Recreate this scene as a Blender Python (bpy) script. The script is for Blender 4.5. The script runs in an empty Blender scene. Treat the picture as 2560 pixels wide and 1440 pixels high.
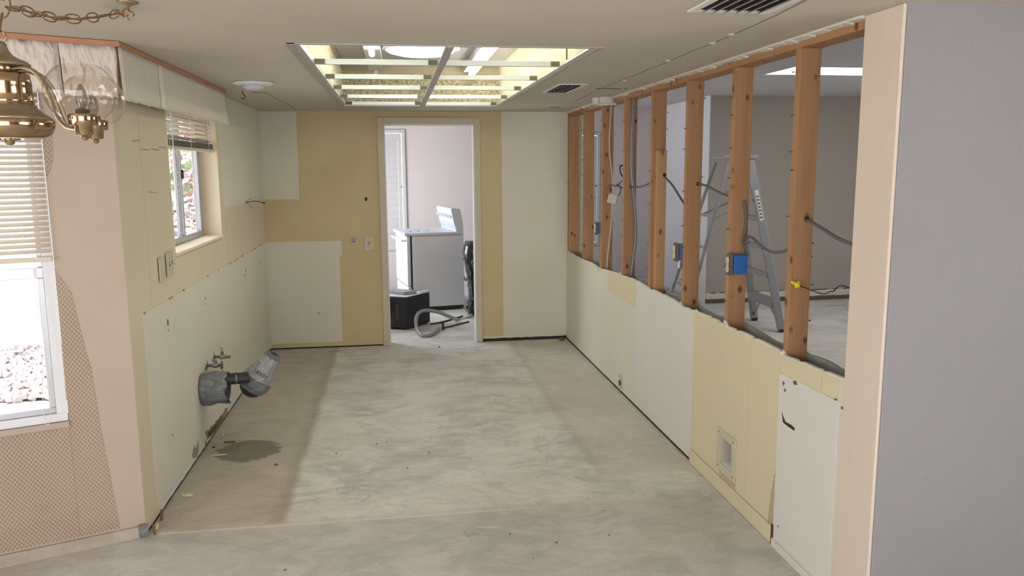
import bpy, bmesh, math, random
from mathutils import Vector as V, Matrix
random.seed(7)
S = bpy.context.scene
COL = S.collection
# ------------------------------------------------------------------ camera
F, YAW, PIT, ROL, H = 1983.83, .1447, .1518, -.0073, 1.643
cy, sy, cp, sp = math.cos(YAW), math.sin(YAW), math.cos(PIT), math.sin(PIT)
fw = V((sy*cp, cy*cp, -sp)); r0 = V((cy, -sy, 0)); u0 = r0.cross(fw)
rt = r0*math.cos(ROL)+u0*math.sin(ROL); up = u0*math.cos(ROL)-r0*math.sin(ROL)
CAM = V((0, 0, H))
cd = bpy.data.cameras.new('camera'); cam = bpy.data.objects.new('camera', cd); COL.objects.link(cam)
cd.sensor_width = 36; cd.lens = F/2560*36; cd.clip_start = .05; cd.clip_end = 200
m = Matrix((rt, up, -fw)).transposed().to_4x4(); m.translation = CAM; cam.matrix_world = m
S.camera = cam
# ------------------------------------------------------------------ exposure, world, sun, window light
S.view_settings.view_transform = 'Standard'; S.view_settings.look = 'None'
S.view_settings.exposure = 0.53; S.view_settings.gamma = 1; S.view_settings.use_curve_mapping = False
w = bpy.data.worlds.new('sky'); S.world = w; w.use_nodes = True
bg = w.node_tree.nodes['Background']; bg.inputs[0].default_value = (.80, .90, 1, 1); bg.inputs[1].default_value = 2.6
sd = bpy.data.lights.new('sun', 'SUN'); sd.energy = 9; sd.angle = .01; sd.color = (1, .95, .87)
so = bpy.data.objects.new('sun', sd); COL.objects.link(so)
so.rotation_euler = V((-.12, .55, -1)).to_track_quat('-Z', 'Y').to_euler()
def area(name, loc, d, sx, sz, e, col):
    l = bpy.data.lights.new(name, 'AREA'); l.shape = 'RECTANGLE'; l.size = sx; l.size_y = sz; l.energy = e; l.color = col
    o = bpy.data.objects.new(name, l); COL.objects.link(o); o.location = loc
    o.rotation_euler = V(d).to_track_quat('-Z', 'Z').to_euler(); return o
area('added_rear_fill', (-.3, -2.75, 1.15), (0, 1, 0), 3.4, 1.9, 46, (1, .93, .90))  # added fill lamp at a made-up opening behind the camera
area('dining_daylight', (-3.05, .6, 1.3), (1, 0, 0), 2.2, 1.4, 46, (1, .92, .88))
area('added_right_fill', (3.55, -.2, 1.25), (-1, 0, 0), 2.4, 1.5, 30, (1, .95, .90))  # fill lamp added on the unseen right side to brighten the left walls
area('far_room_daylight', (-1.42, 9.3, 1.3), (1, 0, 0), 2.2, 1.5, 56, (.86, .91, 1))
area('side_room_daylight', (7.25, 5.2, 1.3), (-1, 0, 0), 2.4, 1.4, 20, (1, .93, .90))
cy_ = S.cycles; cy_.use_light_tree = False; cy_.max_bounces = 5; cy_.diffuse_bounces = 3; cy_.glossy_bounces = 3; cy_.transmission_bounces = 4; cy_.transparent_max_bounces = 10; cy_.caustics_reflective = False; cy_.caustics_refractive = False
# ------------------------------------------------------------------ measured planes
XL, XR, YB, ZC, ZC2 = -1.1615, 1.602, 7.347, 2.14, 2.44
YF = 11.13                                            # far wall of the room beyond the door
P0 = V((XL, 3.60, 0)); BD = V((-.928, -.371, 0)).normalized(); BN = V((.371, -.928, 0)).normalized()
def ray(x, y): return fw+rt*((x-1280)/F)+up*((720-y)/F)
def on(ax, v, x, y):
    d = ray(x, y); return CAM+d*((v-CAM[ax])/d[ax])
def Fl(x, y, z=0): return on(2, z, x, y)
def Ce(x, y, z=ZC): return on(2, z, x, y)
def Lw(x, y, X=XL): return on(0, X, x, y)
def Rw(x, y, X=XR): return on(0, X, x, y)
def Bw(x, y, Y=YB): return on(1, Y, x, y)
def depth(x, y, dd): return CAM+ray(x, y)*dd
def bay(s, z, off=0): return P0+BD*s+BN*off+V((0, 0, z))
def Bay(x, y, off=0):
    d = ray(x, y); q = CAM+d*(((P0+BN*off-CAM).dot(BN))/d.dot(BN)); return ((q-P0).dot(BD), q.z)
# ------------------------------------------------------------------ materials
def lin(c): return tuple((v/12.92 if v <= .04045 else ((v+.055)/1.055)**2.4) for v in (c[0]/255, c[1]/255, c[2]/255))+(1,)
class G:
    def __init__(s, name):
        s.m = bpy.data.materials.new(name); s.m.use_nodes = True; s.t = s.m.node_tree; s.n = s.t.nodes
        s.b = s.n['Principled BSDF']; s.pos = s.n.new('ShaderNodeNewGeometry').outputs['Position']
        s.obj = s.n.new('ShaderNodeTexCoord').outputs['Object']
    def put(s, sock, v):
        if hasattr(v, 'is_linked') or isinstance(v, bpy.types.NodeSocket): s.t.links.new(v, sock)
        else: sock.default_value = v
    def math(s, op, a, b=0, c=0):
        n = s.n.new('ShaderNodeMath'); n.operation = op
        for i, v in enumerate((a, b, c)): s.put(n.inputs[i], v)
        return n.outputs[0]
    def map(s, vec, scale=(1, 1, 1), loc=(0, 0, 0), rot=(0, 0, 0)):
        n = s.n.new('ShaderNodeMapping'); s.put(n.inputs[0], vec); n.inputs[1].default_value = loc; n.inputs[2].default_value = rot; n.inputs[3].default_value = scale
        return n.outputs[0]
    def noise(s, vec, scale, detail=4, rough=.55, dist=0):
        n = s.n.new('ShaderNodeTexNoise'); s.put(n.inputs['Vector'], vec); n.inputs['Scale'].default_value = scale
        n.inputs['Detail'].default_value = detail; n.inputs['Roughness'].default_value = rough; n.inputs['Distortion'].default_value = dist
        return n.outputs[0]
    def voro(s, vec, scale, feat='F1', out=0):
        n = s.n.new('ShaderNodeTexVoronoi'); n.feature = feat; s.put(n.inputs['Vector'], vec); n.inputs['Scale'].default_value = scale
        return n.outputs[out]
    def ramp(s, f, a, b):                               # linear step a..b -> 0..1
        n = s.n.new('ShaderNodeMapRange'); s.put(n.inputs[0], f); n.inputs[1].default_value = a; n.inputs[2].default_value = b
        return n.outputs[0]
    def mix(s, f, a, b, mode='MIX'):
        n = s.n.new('ShaderNodeMix'); n.data_type = 'RGBA'; n.blend_type = mode
        s.put(n.inputs[0], f); s.put(n.inputs[6], a); s.put(n.inputs[7], b); return n.outputs[2]
    def xyz(s, vec):
        n = s.n.new('ShaderNodeSeparateXYZ'); s.put(n.inputs[0], vec); return n.outputs
    def bump(s, h, st, dist=.01):
        n = s.n.new('ShaderNodeBump'); n.inputs['Strength'].default_value = st; n.inputs['Distance'].default_value = dist
        s.put(n.inputs['Height'], h); s.put(s.b.inputs['Normal'], n.outputs[0])
    def set(s, **k):
        for a, v in k.items(): s.put(s.b.inputs[a.replace('_', ' ')], v)
        return s.m
def plain(name, c, rough=.5, metal=0, var=.12, scale=12, bump=0, spec=.4, coat=0):
    g = G(name); f = g.noise(g.obj, scale, 4)
    col = g.mix(f, tuple(v*(1-var) for v in c[:3])+(1,), tuple(min(1, v*(1+var)) for v in c[:3])+(1,))
    if bump: g.bump(g.noise(g.obj, scale*6, 3), bump, .004)
    return g.set(Base_Color=col, Roughness=rough, Metallic=metal, **{'Specular_IOR_Level': spec, 'Coat_Weight': coat})
def paint(name, c, var=.05, rough=.75, bump=.12, big=None, tex=220):
    g = G(name); f = g.noise(g.pos, 2.2, 3, .6)
    c2 = tuple(v*(1-var) for v in c[:3])+(1,)
    col = g.mix(g.ramp(f, .3, .7), c, c2)
    if big:                                             # blotches of another shade (dirt, old glue)
        col = g.mix(g.math('MULTIPLY', g.ramp(g.noise(g.pos, 1.1, 3, .5), .45, .75), big[1]), col, big[0])
    sc = g.ramp(g.noise(g.pos, 26, 2), .74, .80)
    col = g.mix(g.math('MULTIPLY', sc, .25), col, tuple(v*.6 for v in c[:3])+(1,))
    g.bump(g.noise(g.pos, tex, 1), bump, .003)
    return g.set(Base_Color=col, Roughness=rough, Specular_IOR_Level=.25)
M = {}
M['cream'] = paint('cream_paint', (.61, .495, .29, 1), .07, big=((.54, .42, .225, 1), .6))
M['mint'] = paint('mint_white_paint', (.675, .65, .54, 1), .05, big=((.65, .605, .46, 1), .5))
M['white_panel'] = paint('white_panel_paint', (.68, .67, .62, 1), .04, big=((.66, .64, .54, 1), .4))
M['lcream'] = paint('pale_yellow_paint', (.66, .59, .42, 1), .05, big=((.65, .59, .45, 1), .5))
M['rcream'] = paint('light_cream_paint', (.665, .595, .40, 1), .04, big=((.655, .58, .37, 1), .5))
M['pink'] = paint('pink_beige_paint', (.50, .40, .325, 1), .06)
M['lavender'] = paint('lavender_wall_paint', (.295, .277, .285, 1), .04, .6, .5, tex=160)
M['beige'] = paint('beige_paint', (.68, .58, .485, 1), .03, bump=.2)
M['ceil'] = paint('ceiling_paint', (.575, .52, .44, 1), .05, .85, .35, tex=180)
M['ceil2'] = paint('pale_ceiling_paint', (.62, .59, .60, 1), .03, .85, .3)
M['farwall'] = paint('far_wall_paint', (.68, .61, .58, 1), .03)
M['graywall'] = paint('taupe_wall_paint', (.43, .385, .325, 1), .04)
M['whitewall'] = paint('white_wall_paint', (.74, .73, .76, 1), .02)
M['casing'] = paint('cream_gloss_paint', (.575, .51, .37, 1), .04, .45, .05)
M['sill'] = paint('peach_paint', (.80, .68, .50, 1), .04, .6)
M['gypsum'] = plain('gypsum', (.66, .63, .55, 1), .9, var=.1, bump=.3)
M['paper'] = plain('drywall_back_paper', (.34, .35, .31, 1), .9, var=.15, scale=4)
M['dark'] = plain('dark_void', (.035, .028, .022, 1), .9)
M['black'] = plain('black_plastic', (.018, .018, .02, 1), .45)
M['blackshiny'] = plain('black_shiny_plastic', (.012, .012, .014, 1), .18, bump=.6, scale=5, coat=.6)
M['enamel'] = plain('white_enamel', (.58, .60, .64, 1), .3, var=.02)
M['stoveside'] = plain('grey_side_enamel', (.63, .64, .67, 1), .4, var=.03, scale=30)
M['white'] = plain('white_plastic', (.76, .75, .72, 1), .4, var=.03)
M['shutter'] = plain('white_shutter_paint', (.60, .565, .555, 1), .5, var=.03)
M['ivory'] = plain('ivory_plastic', (.54, .505, .38, 1), .4, var=.05)
M['blue'] = plain('blue_plastic', (.03, .14, .42, 1), .45, var=.1)
M['yellow'] = plain('yellow_plastic', (.80, .62, .02, 1), .4)
M['alu'] = plain('dull_aluminium', (.31, .30, .30, 1), .45, .5, var=.2, scale=20)
M['frame'] = plain('window_aluminium', (.52, .52, .55, 1), .35, .6, var=.1)
M['whiteframe'] = plain('white_window_frame', (.78, .77, .78, 1), .4, var=.03)
M['grid'] = plain('grid_white_metal', (.66, .70, .66, 1), .3, .25, var=.05)
M['gridgrey'] = plain('grid_grey_metal', (.42, .38, .37, 1), .5, .2, var=.05)
M['clip'] = plain('old_zinc_clip', (.16, .145, .10, 1), .7, .3, var=.35, scale=60)
M['chrome'] = plain('tarnished_chrome', (.45, .45, .44, 1), .22, 1, var=.15)
M['brass'] = plain('aged_brass', (.43, .30, .18, 1), .10, 1, var=.12, scale=8)
M['bronze'] = plain('chain_bronze', (.36, .23, .12, 1), .35, .9, var=.2, scale=30)
M['pewter'] = plain('brushed_pewter_brass', (.36, .29, .20, 1), .38, .85, var=.15, scale=10)
M['tape'] = plain('duct_tape', (.20, .205, .215, 1), .35, .35, var=.18, scale=10, bump=.5)
M['tape2'] = plain('silver_tape', (.42, .43, .43, 1), .35, .35, var=.1, scale=10, bump=.3)
def tape(name, c):
    g = G(name); n = g.noise(g.map(g.obj, (10, 14, 22), rot=(.5, .4, .2)), 1.6, 5, .6, 1.2); v = g.voro(g.map(g.obj, (14, 14, 20)), 1.0)
    h = g.math('ADD', n, g.math('MULTIPLY', v, .5)); g.bump(h, .9, .012)
    return g.set(Base_Color=g.mix(g.ramp(n, .35, .65), tuple(q*.72 for q in c[:3])+(1,), c), Roughness=.38, Metallic=.3)
M['tape'] = tape('creased_duct_tape', (.235, .24, .25, 1)); M['tape2'] = tape('creased_silver_tape', (.40, .41, .41, 1))
M['abs'] = plain('black_drain_pipe', (.03, .03, .035, 1), .45)
M['cable'] = plain('grey_cable', (.12, .115, .115, 1), .5, var=.15)
M['whitecable'] = plain('white_cable', (.55, .48, .42, 1), .5)
M['blackcable'] = plain('black_cable', (.015, .013, .012, 1), .4)
M['conduit'] = plain('grey_conduit', (.17, .18, .20, 1), .35, .3)
M['hose'] = plain('grey_hose', (.30, .30, .31, 1), .5)
M['steel'] = plain('nail_steel', (.20, .18, .16, 1), .4, .8)
M['dirtyboard'] = plain('dusty_baseboard', (.44, .38, .31, 1), .9, var=.35, scale=9, bump=.4)
M['joint'] = plain('old_joint', (.58, .44, .25, 1), .8)
M['rust'] = plain('brown_slot', (.10, .05, .03, 1), .9)
M['trimwood'] = plain('pink_wood_trim', (.46, .22, .13, 1), .6, var=.15)
M['blind'] = plain('cream_blind_slat', (.66, .57, .46, 1), .45, var=.03)
M['blindstack'] = plain('dark_blind_stack', (.10, .095, .075, 1), .6, var=.4, scale=40)
M['cord'] = plain('blind_cord', (.75, .72, .66, 1), .6)
M['wand'] = plain('clear_wand', (.80, .80, .80, 1), .15)
M['debris'] = plain('pale_debris', (.62, .56, .42, 1), .9, var=.3, bump=.5)
M['brown'] = plain('torn_brown_paper', (.16, .10, .06, 1), .95, var=.5, scale=25, bump=.6)
M['chipb'] = plain('chipped_brown', (.30, .22, .14, 1), .95, var=.5, scale=60)
M['mould'] = plain('dark_mould', (.30, .26, .20, 1), .95, var=.6, scale=50)
def wood(name, a, b, knot):
    g = G(name); inf = g.n.new('ShaderNodeObjectInfo'); p = g.n.new('ShaderNodeVectorMath'); p.operation = 'ADD'
    g.put(p.inputs[0], g.obj); sc = g.n.new('ShaderNodeVectorMath'); sc.operation = 'SCALE'; g.put(sc.inputs[0], inf.outputs['Location']); sc.inputs[3].default_value = 3.7
    g.put(p.inputs[1], sc.outputs[0]); q = p.outputs[0]
    gr = g.noise(g.map(q, (60, 60, 2.2)), 1, 5, .6, .6)
    col = g.mix(g.ramp(gr, .25, .75), a, b)
    big = g.noise(g.map(q, (4, 4, 1.2)), 1.5, 2); col = g.mix(g.math('MULTIPLY', big, .35), col, tuple(v*.72 for v in a[:3])+(1,))
    k = g.voro(g.map(q, (15, 15, 9)), 1.0); kk = g.ramp(k, .22, .10)
    col = g.mix(g.math('MULTIPLY', kk, .85), col, knot)
    g.bump(gr, .2, .002)
    return g.set(Base_Color=col, Roughness=.65, Specular_IOR_Level=.25)
M['wood'] = wood('fir_lumber', (.36, .185, .09, 1), (.48, .27, .14, 1), (.08, .032, .018, 1))
M['woodlight'] = wood('pale_fir_lumber', (.46, .27, .13, 1), (.58, .35, .17, 1), (.15, .06, .03, 1))
# duct of the light box: skip-trowel plaster, rough crumbly board
g = G('crumbly_board'); n1 = g.noise(g.pos, 38, 4, .6); v1 = g.voro(g.pos, 60)
g.bump(n1, 1, .02); M['crumb'] = g.set(Base_Color=g.mix(g.ramp(n1, .38, .62), (.42, .36, .21, 1), (.80, .74, .54, 1)), Roughness=.9)
g = G('trowelled_plaster'); n1 = g.noise(g.map(g.pos, (6, 6, 40), rot=(.6, 0, 0)), 1.2, 4, .6)
g.bump(n1, .8, .02); M['plaster'] = g.set(Base_Color=g.mix(g.ramp(n1, .3, .7), (.66, .58, .40, 1), (.80, .75, .58, 1)), Roughness=.85)
# quilted valance cloth
g = G('quilted_cloth'); n1 = g.noise(g.map(g.pos, (26, 26, 11)), 1, 2, .5, .3)
g.bump(n1, .9, .03); M['quilt'] = g.set(Base_Color=g.mix(n1, (.60, .53, .47, 1), (.72, .65, .59, 1)), Roughness=.9)
g = G('brushed_valance_paper'); n1 = g.noise(g.map(g.pos, (3, 60, 4)), 1, 4, .6)
g.bump(n1, .5, .01); M['fibre'] = g.set(Base_Color=g.mix(n1, (.60, .55, .45, 1), (.74, .69, .58, 1)), Roughness=.9)
# diamond-pattern wallpaper
def lattice(name, bg_, ln, ang=.9):
    g = G(name); p = g.map(g.obj, (1, 1, 1)); x = g.xyz(p)
    h = g.math('ADD', g.math('MULTIPLY', x[0], BD.x), g.math('MULTIPLY', x[1], BD.y)) if ang else x[1]
    z = x[2]
    def line(sg):
        f = g.math('FRACT', g.math('MULTIPLY', g.math('ADD', h, g.math('MULTIPLY', z, sg)), 62))
        return g.math('LESS_THAN', f, .2)
    l = g.math('MAXIMUM', line(.75), line(-.75))
    st = g.ramp(g.noise(g.pos, 5, 4), .35, .7)
    col = g.mix(l, g.mix(st, bg_, tuple(v*.86 for v in bg_[:3])+(1,)), ln)
    g.bump(l, .3, .001)
    return g.set(Base_Color=col, Roughness=.75)
M['lattice'] = lattice('lattice_wallpaper', (.345, .245, .175, 1), (.50, .41, .32, 1))
M['lattice2'] = lattice('lattice_wallpaper_side', (.42, .31, .18, 1), (.62, .55, .38, 1), 0)
# concrete slab
g = G('bare_concrete'); x = g.xyz(g.pos)
wob = g.math('MULTIPLY', g.math('SUBTRACT', g.noise(g.pos, 3.5, 4), .5), .07)
n1 = g.noise(g.map(g.pos, (1.2, 1.2, 1), rot=(0, 0, .15)), 1.4, 6, .68, .9); n2 = g.noise(g.map(g.pos, (2.0, 4.0, 1), rot=(0, 0, .3)), 1.5, 6, .72, 2.0); n3 = g.noise(g.pos, 75, 2, .7)
n4 = g.noise(g.map(g.pos, (1.5, 2.4, 1), loc=(3, 1, 0), rot=(0, 0, -.2)), 1.5, 5, .7, 1.4); n5 = g.noise(g.map(g.pos, loc=(7, 2, 0)), .9, 3, .6, .5); n6 = g.noise(g.map(g.pos, (4, 10, 1), loc=(1, 5, 0), rot=(0, 0, .15)), 2.0, 5, .7, 2.5)
col = g.mix(g.ramp(n1, .30, .60), (.48, .468, .435, 1), (.72, .70, .65, 1))
col = g.mix(g.math('MULTIPLY', g.ramp(n5, .45, .65), .25), col, (.60, .52, .41, 1))
col = g.mix(g.math('MULTIPLY', g.ramp(n2, .50, .62), .6), col, (.78, .75, .68, 1))
col = g.mix(g.math('MULTIPLY', g.ramp(n4, .50, .64), .55), col, (.38, .385, .355, 1))
col = g.mix(g.math('MULTIPLY', g.ramp(n6, .60, .68), .45), col, (.80, .77, .71, 1))
col = g.mix(g.math('MULTIPLY', g.ramp(n6, .40, .33), .35), col, (.34, .33, .30, 1))
col = g.mix(g.math('MULTIPLY', g.ramp(n3, .5, .75), .22), col, (.33, .31, .27, 1))
cr = g.n.new('ShaderNodeTexVoronoi'); cr.feature = 'DISTANCE_TO_EDGE'; g.put(cr.inputs['Vector'], g.n.new('ShaderNodeVectorMath').outputs[0]); vm = cr.inputs['Vector'].links[0].from_node; g.put(vm.inputs[0], g.map(g.pos, (1, .7, 1))); nz = g.n.new('ShaderNodeTexNoise'); g.put(nz.inputs['Vector'], g.pos); nz.inputs['Scale'].default_value = 3; g.put(vm.inputs[1], nz.outputs[1]); cr.inputs['Scale'].default_value = .9
crk = g.math('MULTIPLY', g.ramp(cr.outputs[0], .006, .002), g.ramp(g.noise(g.pos, 1.7, 2), .52, .6)); col = g.mix(g.math('MULTIPLY', crk, .45), col, (.30, .28, .25, 1))
xl = g.math('ADD', x[0], wob); yy = g.math('ADD', x[1], wob)
behind = g.ramp(yy, 3.60, 3.66); kitchen = g.math('MULTIPLY', behind, g.ramp(x[1], 7.55, 7.4))
zl = g.math('MULTIPLY', g.ramp(xl, -.555, -.58), kitchen)
col = g.mix(g.math('MULTIPLY', zl, .55), col, (.36, .295, .205, 1))
zr = g.math('MULTIPLY', g.ramp(xl, 1.03, 1.07), g.math('MULTIPLY', g.ramp(yy, 3.92, 3.97), g.ramp(x[1], 7.5, 7.4)))
col = g.mix(g.math('MULTIPLY', zr, .5), col, (.56, .51, .42, 1))
edge = g.math('MULTIPLY', g.math('MULTIPLY', g.ramp(xl, -.66, -.58), g.ramp(xl, -.535, -.56)), kitchen)
col = g.mix(g.math('MULTIPLY', edge, .35), col, (.27, .21, .14, 1))
edr = g.math('MULTIPLY', g.math('MULTIPLY', g.ramp(xl, 1.0, 1.04), g.ramp(xl, 1.10, 1.05)), g.math('MULTIPLY', g.ramp(yy, 3.9, 3.95), kitchen))
col = g.mix(g.math('MULTIPLY', edr, .22), col, (.30, .27, .22, 1))
front = g.math('SUBTRACT', 1, behind); col = g.mix(g.math('MULTIPLY', front, .35), col, (.36, .34, .31, 1))
jw = g.math('ABSOLUTE', g.math('SUBTRACT', g.math('ADD', x[1], g.math('MULTIPLY', wob, .25)), 3.605))
jl = g.math('MULTIPLY', g.ramp(jw, .014, .004), g.ramp(x[0], .9, .3)); col = g.mix(g.math('MULTIPLY', jl, .75), col, (.74, .68, .57, 1))
# scraped streaks
sk = g.math('MULTIPLY', g.ramp(g.noise(g.map(g.pos, (3, 26, 1), rot=(0, 0, .2)), 1.1, 3, .6), .64, .70), .5); col = g.mix(sk, col, (.70, .67, .60, 1))
# damp patch beneath the drain
dx = g.math('DIVIDE', g.math('ADD', x[0], .90), .185); dy = g.math('DIVIDE', g.math('SUBTRACT', x[1], 4.66), .19)
rr = g.math('SQRT', g.math('ADD', g.math('MULTIPLY', dx, dx), g.math('MULTIPLY', dy, dy)))
rr = g.math('ADD', rr, g.math('MULTIPLY', g.math('SUBTRACT', g.noise(g.map(g.pos, (5, 12, 1)), 2, 4, .6), .5), 1.0))
wet = g.ramp(rr, 1.02, .92); col = g.mix(g.math('MULTIPLY', wet, .8), col, (.155, .14, .115, 1))
g.bump(g.noise(g.pos, 14, 5, .6, .4), .4, .006)
M['floor'] = g.set(Base_Color=col, Roughness=g.math('SUBTRACT', .62, g.math('MULTIPLY', wet, .12)), Specular_IOR_Level=.35)
def emit(name, c, st, base=(.8, .8, .8, 1)):
    g = G(name); return g.set(Base_Color=base, Emission_Color=c, Emission_Strength=st)
M['tube'] = emit('lit_fluorescent_tube', (1, .96, .78, 1), 9)
M['dome'] = emit('skylight_diffuser', (.97, .98, 1, 1), 7)
M['panel'] = emit('side_skylight_diffuser', (.98, .97, 1, 1), 4)
def thin_glass(name, base, edge, tint=(1, 1, 1, 1), pw=4):
    m_ = bpy.data.materials.new(name); m_.use_nodes = True; t = m_.node_tree; t.nodes.clear()
    o = t.nodes.new('ShaderNodeOutputMaterial'); a = t.nodes.new('ShaderNodeBsdfTransparent'); b = t.nodes.new('ShaderNodeBsdfGlossy'); mx = t.nodes.new('ShaderNodeMixShader')
    a.inputs[0].default_value = tint; b.inputs['Roughness'].default_value = .02
    lw = t.nodes.new('ShaderNodeLayerWeight'); lw.inputs[0].default_value = .5
    p = t.nodes.new('ShaderNodeMath'); p.operation = 'POWER'; p.inputs[1].default_value = pw; q = t.nodes.new('ShaderNodeMath'); q.operation = 'MULTIPLY_ADD'; q.inputs[1].default_value = edge; q.inputs[2].default_value = base
    t.links.new(lw.outputs['Facing'], p.inputs[0]); t.links.new(p.outputs[0], q.inputs[0]); t.links.new(q.outputs[0], mx.inputs[0])
    t.links.new(a.outputs[0], mx.inputs[1]); t.links.new(b.outputs[0], mx.inputs[2]); t.links.new(mx.outputs[0], o.inputs[0])
    return m_
M['pane'] = thin_glass('window_glass', .03, .3)
M['globe'] = thin_glass('clear_globe_glass', .06, .8, (.97, .95, .92, 1), 3.5)
M['bulb'] = thin_glass('smoky_bulb_glass', .08, .4, (.62, .59, .56, 1))
g = G('gravel'); vc = g.voro(g.pos, 14, 'F1', 1); vd = g.voro(g.pos, 14)
g.bump(vd, 1, .03); M['gravel'] = g.set(Base_Color=g.mix(g.xyz(vc)[0], (.30, .262, .272, 1), (.20, .176, .185, 1)), Roughness=.9)
M['stone'] = plain('pale_stone', (.245, .215, .225, 1), .9, var=.25, scale=3)
M['patio'] = plain('pale_concrete', (.66, .63, .58, 1), .9)
M['stucco'] = plain('white_stucco', (.80, .78, .76, 1), .9)
M['leaf'] = plain('green_leaf', (.34, .44, .24, 1), .6, var=.3, scale=5)
M['petal'] = plain('pink_bract', (.85, .30, .46, 1), .6, var=.25, scale=5)
M['roofm'] = plain('roof_felt', (.2, .2, .2, 1), .9)
M['ink'] = plain('black_ink', (.02, .02, .02, 1), .8)
# ------------------------------------------------------------------ mesh helpers
WO = {}
class MB:
    def __init__(s): s.v = []; s.f = []
    def add(s, vs, fs):
        k = len(s.v); s.v += [V(p) for p in vs]; s.f += [tuple(i+k for i in f) for f in fs]; return s
    def hexa(s, p): return s.add(p, [(0, 3, 2, 1), (4, 5, 6, 7), (0, 1, 5, 4), (1, 2, 6, 5), (2, 3, 7, 6), (3, 0, 4, 7)])
    def box(s, x0, x1, y0, y1, z0, z1):
        return s.hexa([(x0, y0, z0), (x1, y0, z0), (x1, y1, z0), (x0, y1, z0), (x0, y0, z1), (x1, y0, z1), (x1, y1, z1), (x0, y1, z1)])
    def obox(s, c, a, b, d):                            # half vectors
        c, a, b, d = V(c), V(a), V(b), V(d)
        return s.hexa([c-a-b-d, c+a-b-d, c+a+b-d, c-a+b-d, c-a-b+d, c+a-b+d, c+a+b+d, c-a+b+d])
    def bar(s, p, q, wd, th, side=(0, 0, 1)):           # wd along 'side', th across
        p, q = V(p), V(q); d = (q-p).normalized(); sd_ = V(side); sd_ = (sd_-d*sd_.dot(d)).normalized(); t = d.cross(sd_)
        return s.obox((p+q)/2, (q-p)/2, sd_*wd/2, t*th/2)
    def prism(s, poly, ext):
        poly = [V(p) for p in poly]; e = V(ext); n = len(poly)
        return s.add(poly+[p+e for p in poly], [tuple(range(n))[::-1], tuple(range(n, 2*n))]+[(i, (i+1) % n, (i+1) % n+n, i+n) for i in range(n)])
    def tube(s, pts, r, n=8, closed=False):
        pts = [V(p) for p in pts]; k = len(pts); rs = r if isinstance(r, (list, tuple)) else [r]*k
        ref = None; vs = []
        for i, p in enumerate(pts):
            a = pts[(i-1) % k] if (closed or i > 0) else p; b = pts[(i+1) % k] if (closed or i < k-1) else p
            d = (b-a).normalized()
            if ref is None: ref = V((0, 0, 1)) if abs(d.z) < .9 else V((1, 0, 0))
            ref = (ref-d*ref.dot(d)).normalized(); t = d.cross(ref)
            vs += [p+(ref*math.cos(2*math.pi*j/n)+t*math.sin(2*math.pi*j/n))*rs[i] for j in range(n)]
        fs = []
        for i in range(k if closed else k-1):
            i2 = (i+1) % k
            fs += [(i*n+j, i*n+(j+1) % n, i2*n+(j+1) % n, i2*n+j) for j in range(n)]
        if not closed: fs += [tuple(range(n))[::-1], tuple(range((k-1)*n, k*n))]
        return s.add(vs, fs)
    def lathe(s, prof, o=(0, 0, 0), ax=(0, 0, 1), n=24, cap=True):
        o, ax = V(o), V(ax).normalized(); a = V((1, 0, 0)) if abs(ax.x) < .8 else V((0, 1, 0)); a = (a-ax*a.dot(ax)).normalized(); b = ax.cross(a); vs = []; fs = []
        for r, z in prof: vs += [o+ax*z+(a*math.cos(2*math.pi*j/n)+b*math.sin(2*math.pi*j/n))*r for j in range(n)]
        for i in range(len(prof)-1): fs += [(i*n+j, i*n+(j+1) % n, (i+1)*n+(j+1) % n, (i+1)*n+j) for j in range(n)]
        if cap: fs += [tuple(range(n))[::-1], tuple(range((len(prof)-1)*n, len(prof)*n))]
        return s.add(vs, fs)
    def build(s, name, mat, parent=None, smooth=False, bevel=0, origin=None, merge=False):
        xs = [[p[i] for p in s.v] for i in range(3)]
        o = V(origin) if origin is not None else V(((min(xs[0])+max(xs[0]))/2, (min(xs[1])+max(xs[1]))/2, min(xs[2])))
        me = bpy.data.meshes.new(name); me.from_pydata([tuple(p-o) for p in s.v], [], s.f)
        b = bmesh.new(); b.from_mesh(me)
        if merge: bmesh.ops.remove_doubles(b, verts=b.verts, dist=1e-5)
        bmesh.ops.recalc_face_normals(b, faces=b.faces); b.to_mesh(me); b.free()
        me.materials.append(M[mat] if isinstance(mat, str) else mat)
        ob = bpy.data.objects.new(name, me); COL.objects.link(ob); WO[ob] = o
        if parent: ob.parent = parent; ob.location = o-WO[parent]
        else: ob.location = o
        if smooth:
            for p in me.polygons: p.use_smooth = True
            md = ob.modifiers.new('n', 'WEIGHTED_NORMAL') if smooth == 2 else None
        if bevel: md = ob.modifiers.new('b', 'BEVEL'); md.width = bevel; md.segments = 2; md.limit_method = 'ANGLE'
        return ob
def tag(o, label, cat, group=None, kind=None):
    o['label'] = label; o['category'] = cat
    if group: o['group'] = group
    if kind: o['kind'] = kind
    return o
def thing(name, loc, label, cat, group=None, kind=None):
    o = bpy.data.objects.new(name, None); COL.objects.link(o); o.location = V(loc); o.empty_display_size = .05; WO[o] = V(loc); return tag(o, label, cat, group, kind)
def copy_to(o, loc, parent=None):
    c = o.copy(); COL.objects.link(c); WO[c] = V(loc); c.parent = parent; c.location = V(loc)-(WO[parent] if parent else V((0, 0, 0))); return c
def spline(pts, k=6):
    pts = [V(p) for p in pts]; out = []
    for i in range(len(pts)-1):
        a, b, c, d = pts[max(i-1, 0)], pts[i], pts[i+1], pts[min(i+2, len(pts)-1)]
        for j in range(k):
            t = j/k; out.append(.5*((2*b)+(c-a)*t+(2*a-5*b+4*c-d)*t*t+(3*b-a-3*c+d)*t**3))
    return out+[pts[-1]]
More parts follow.
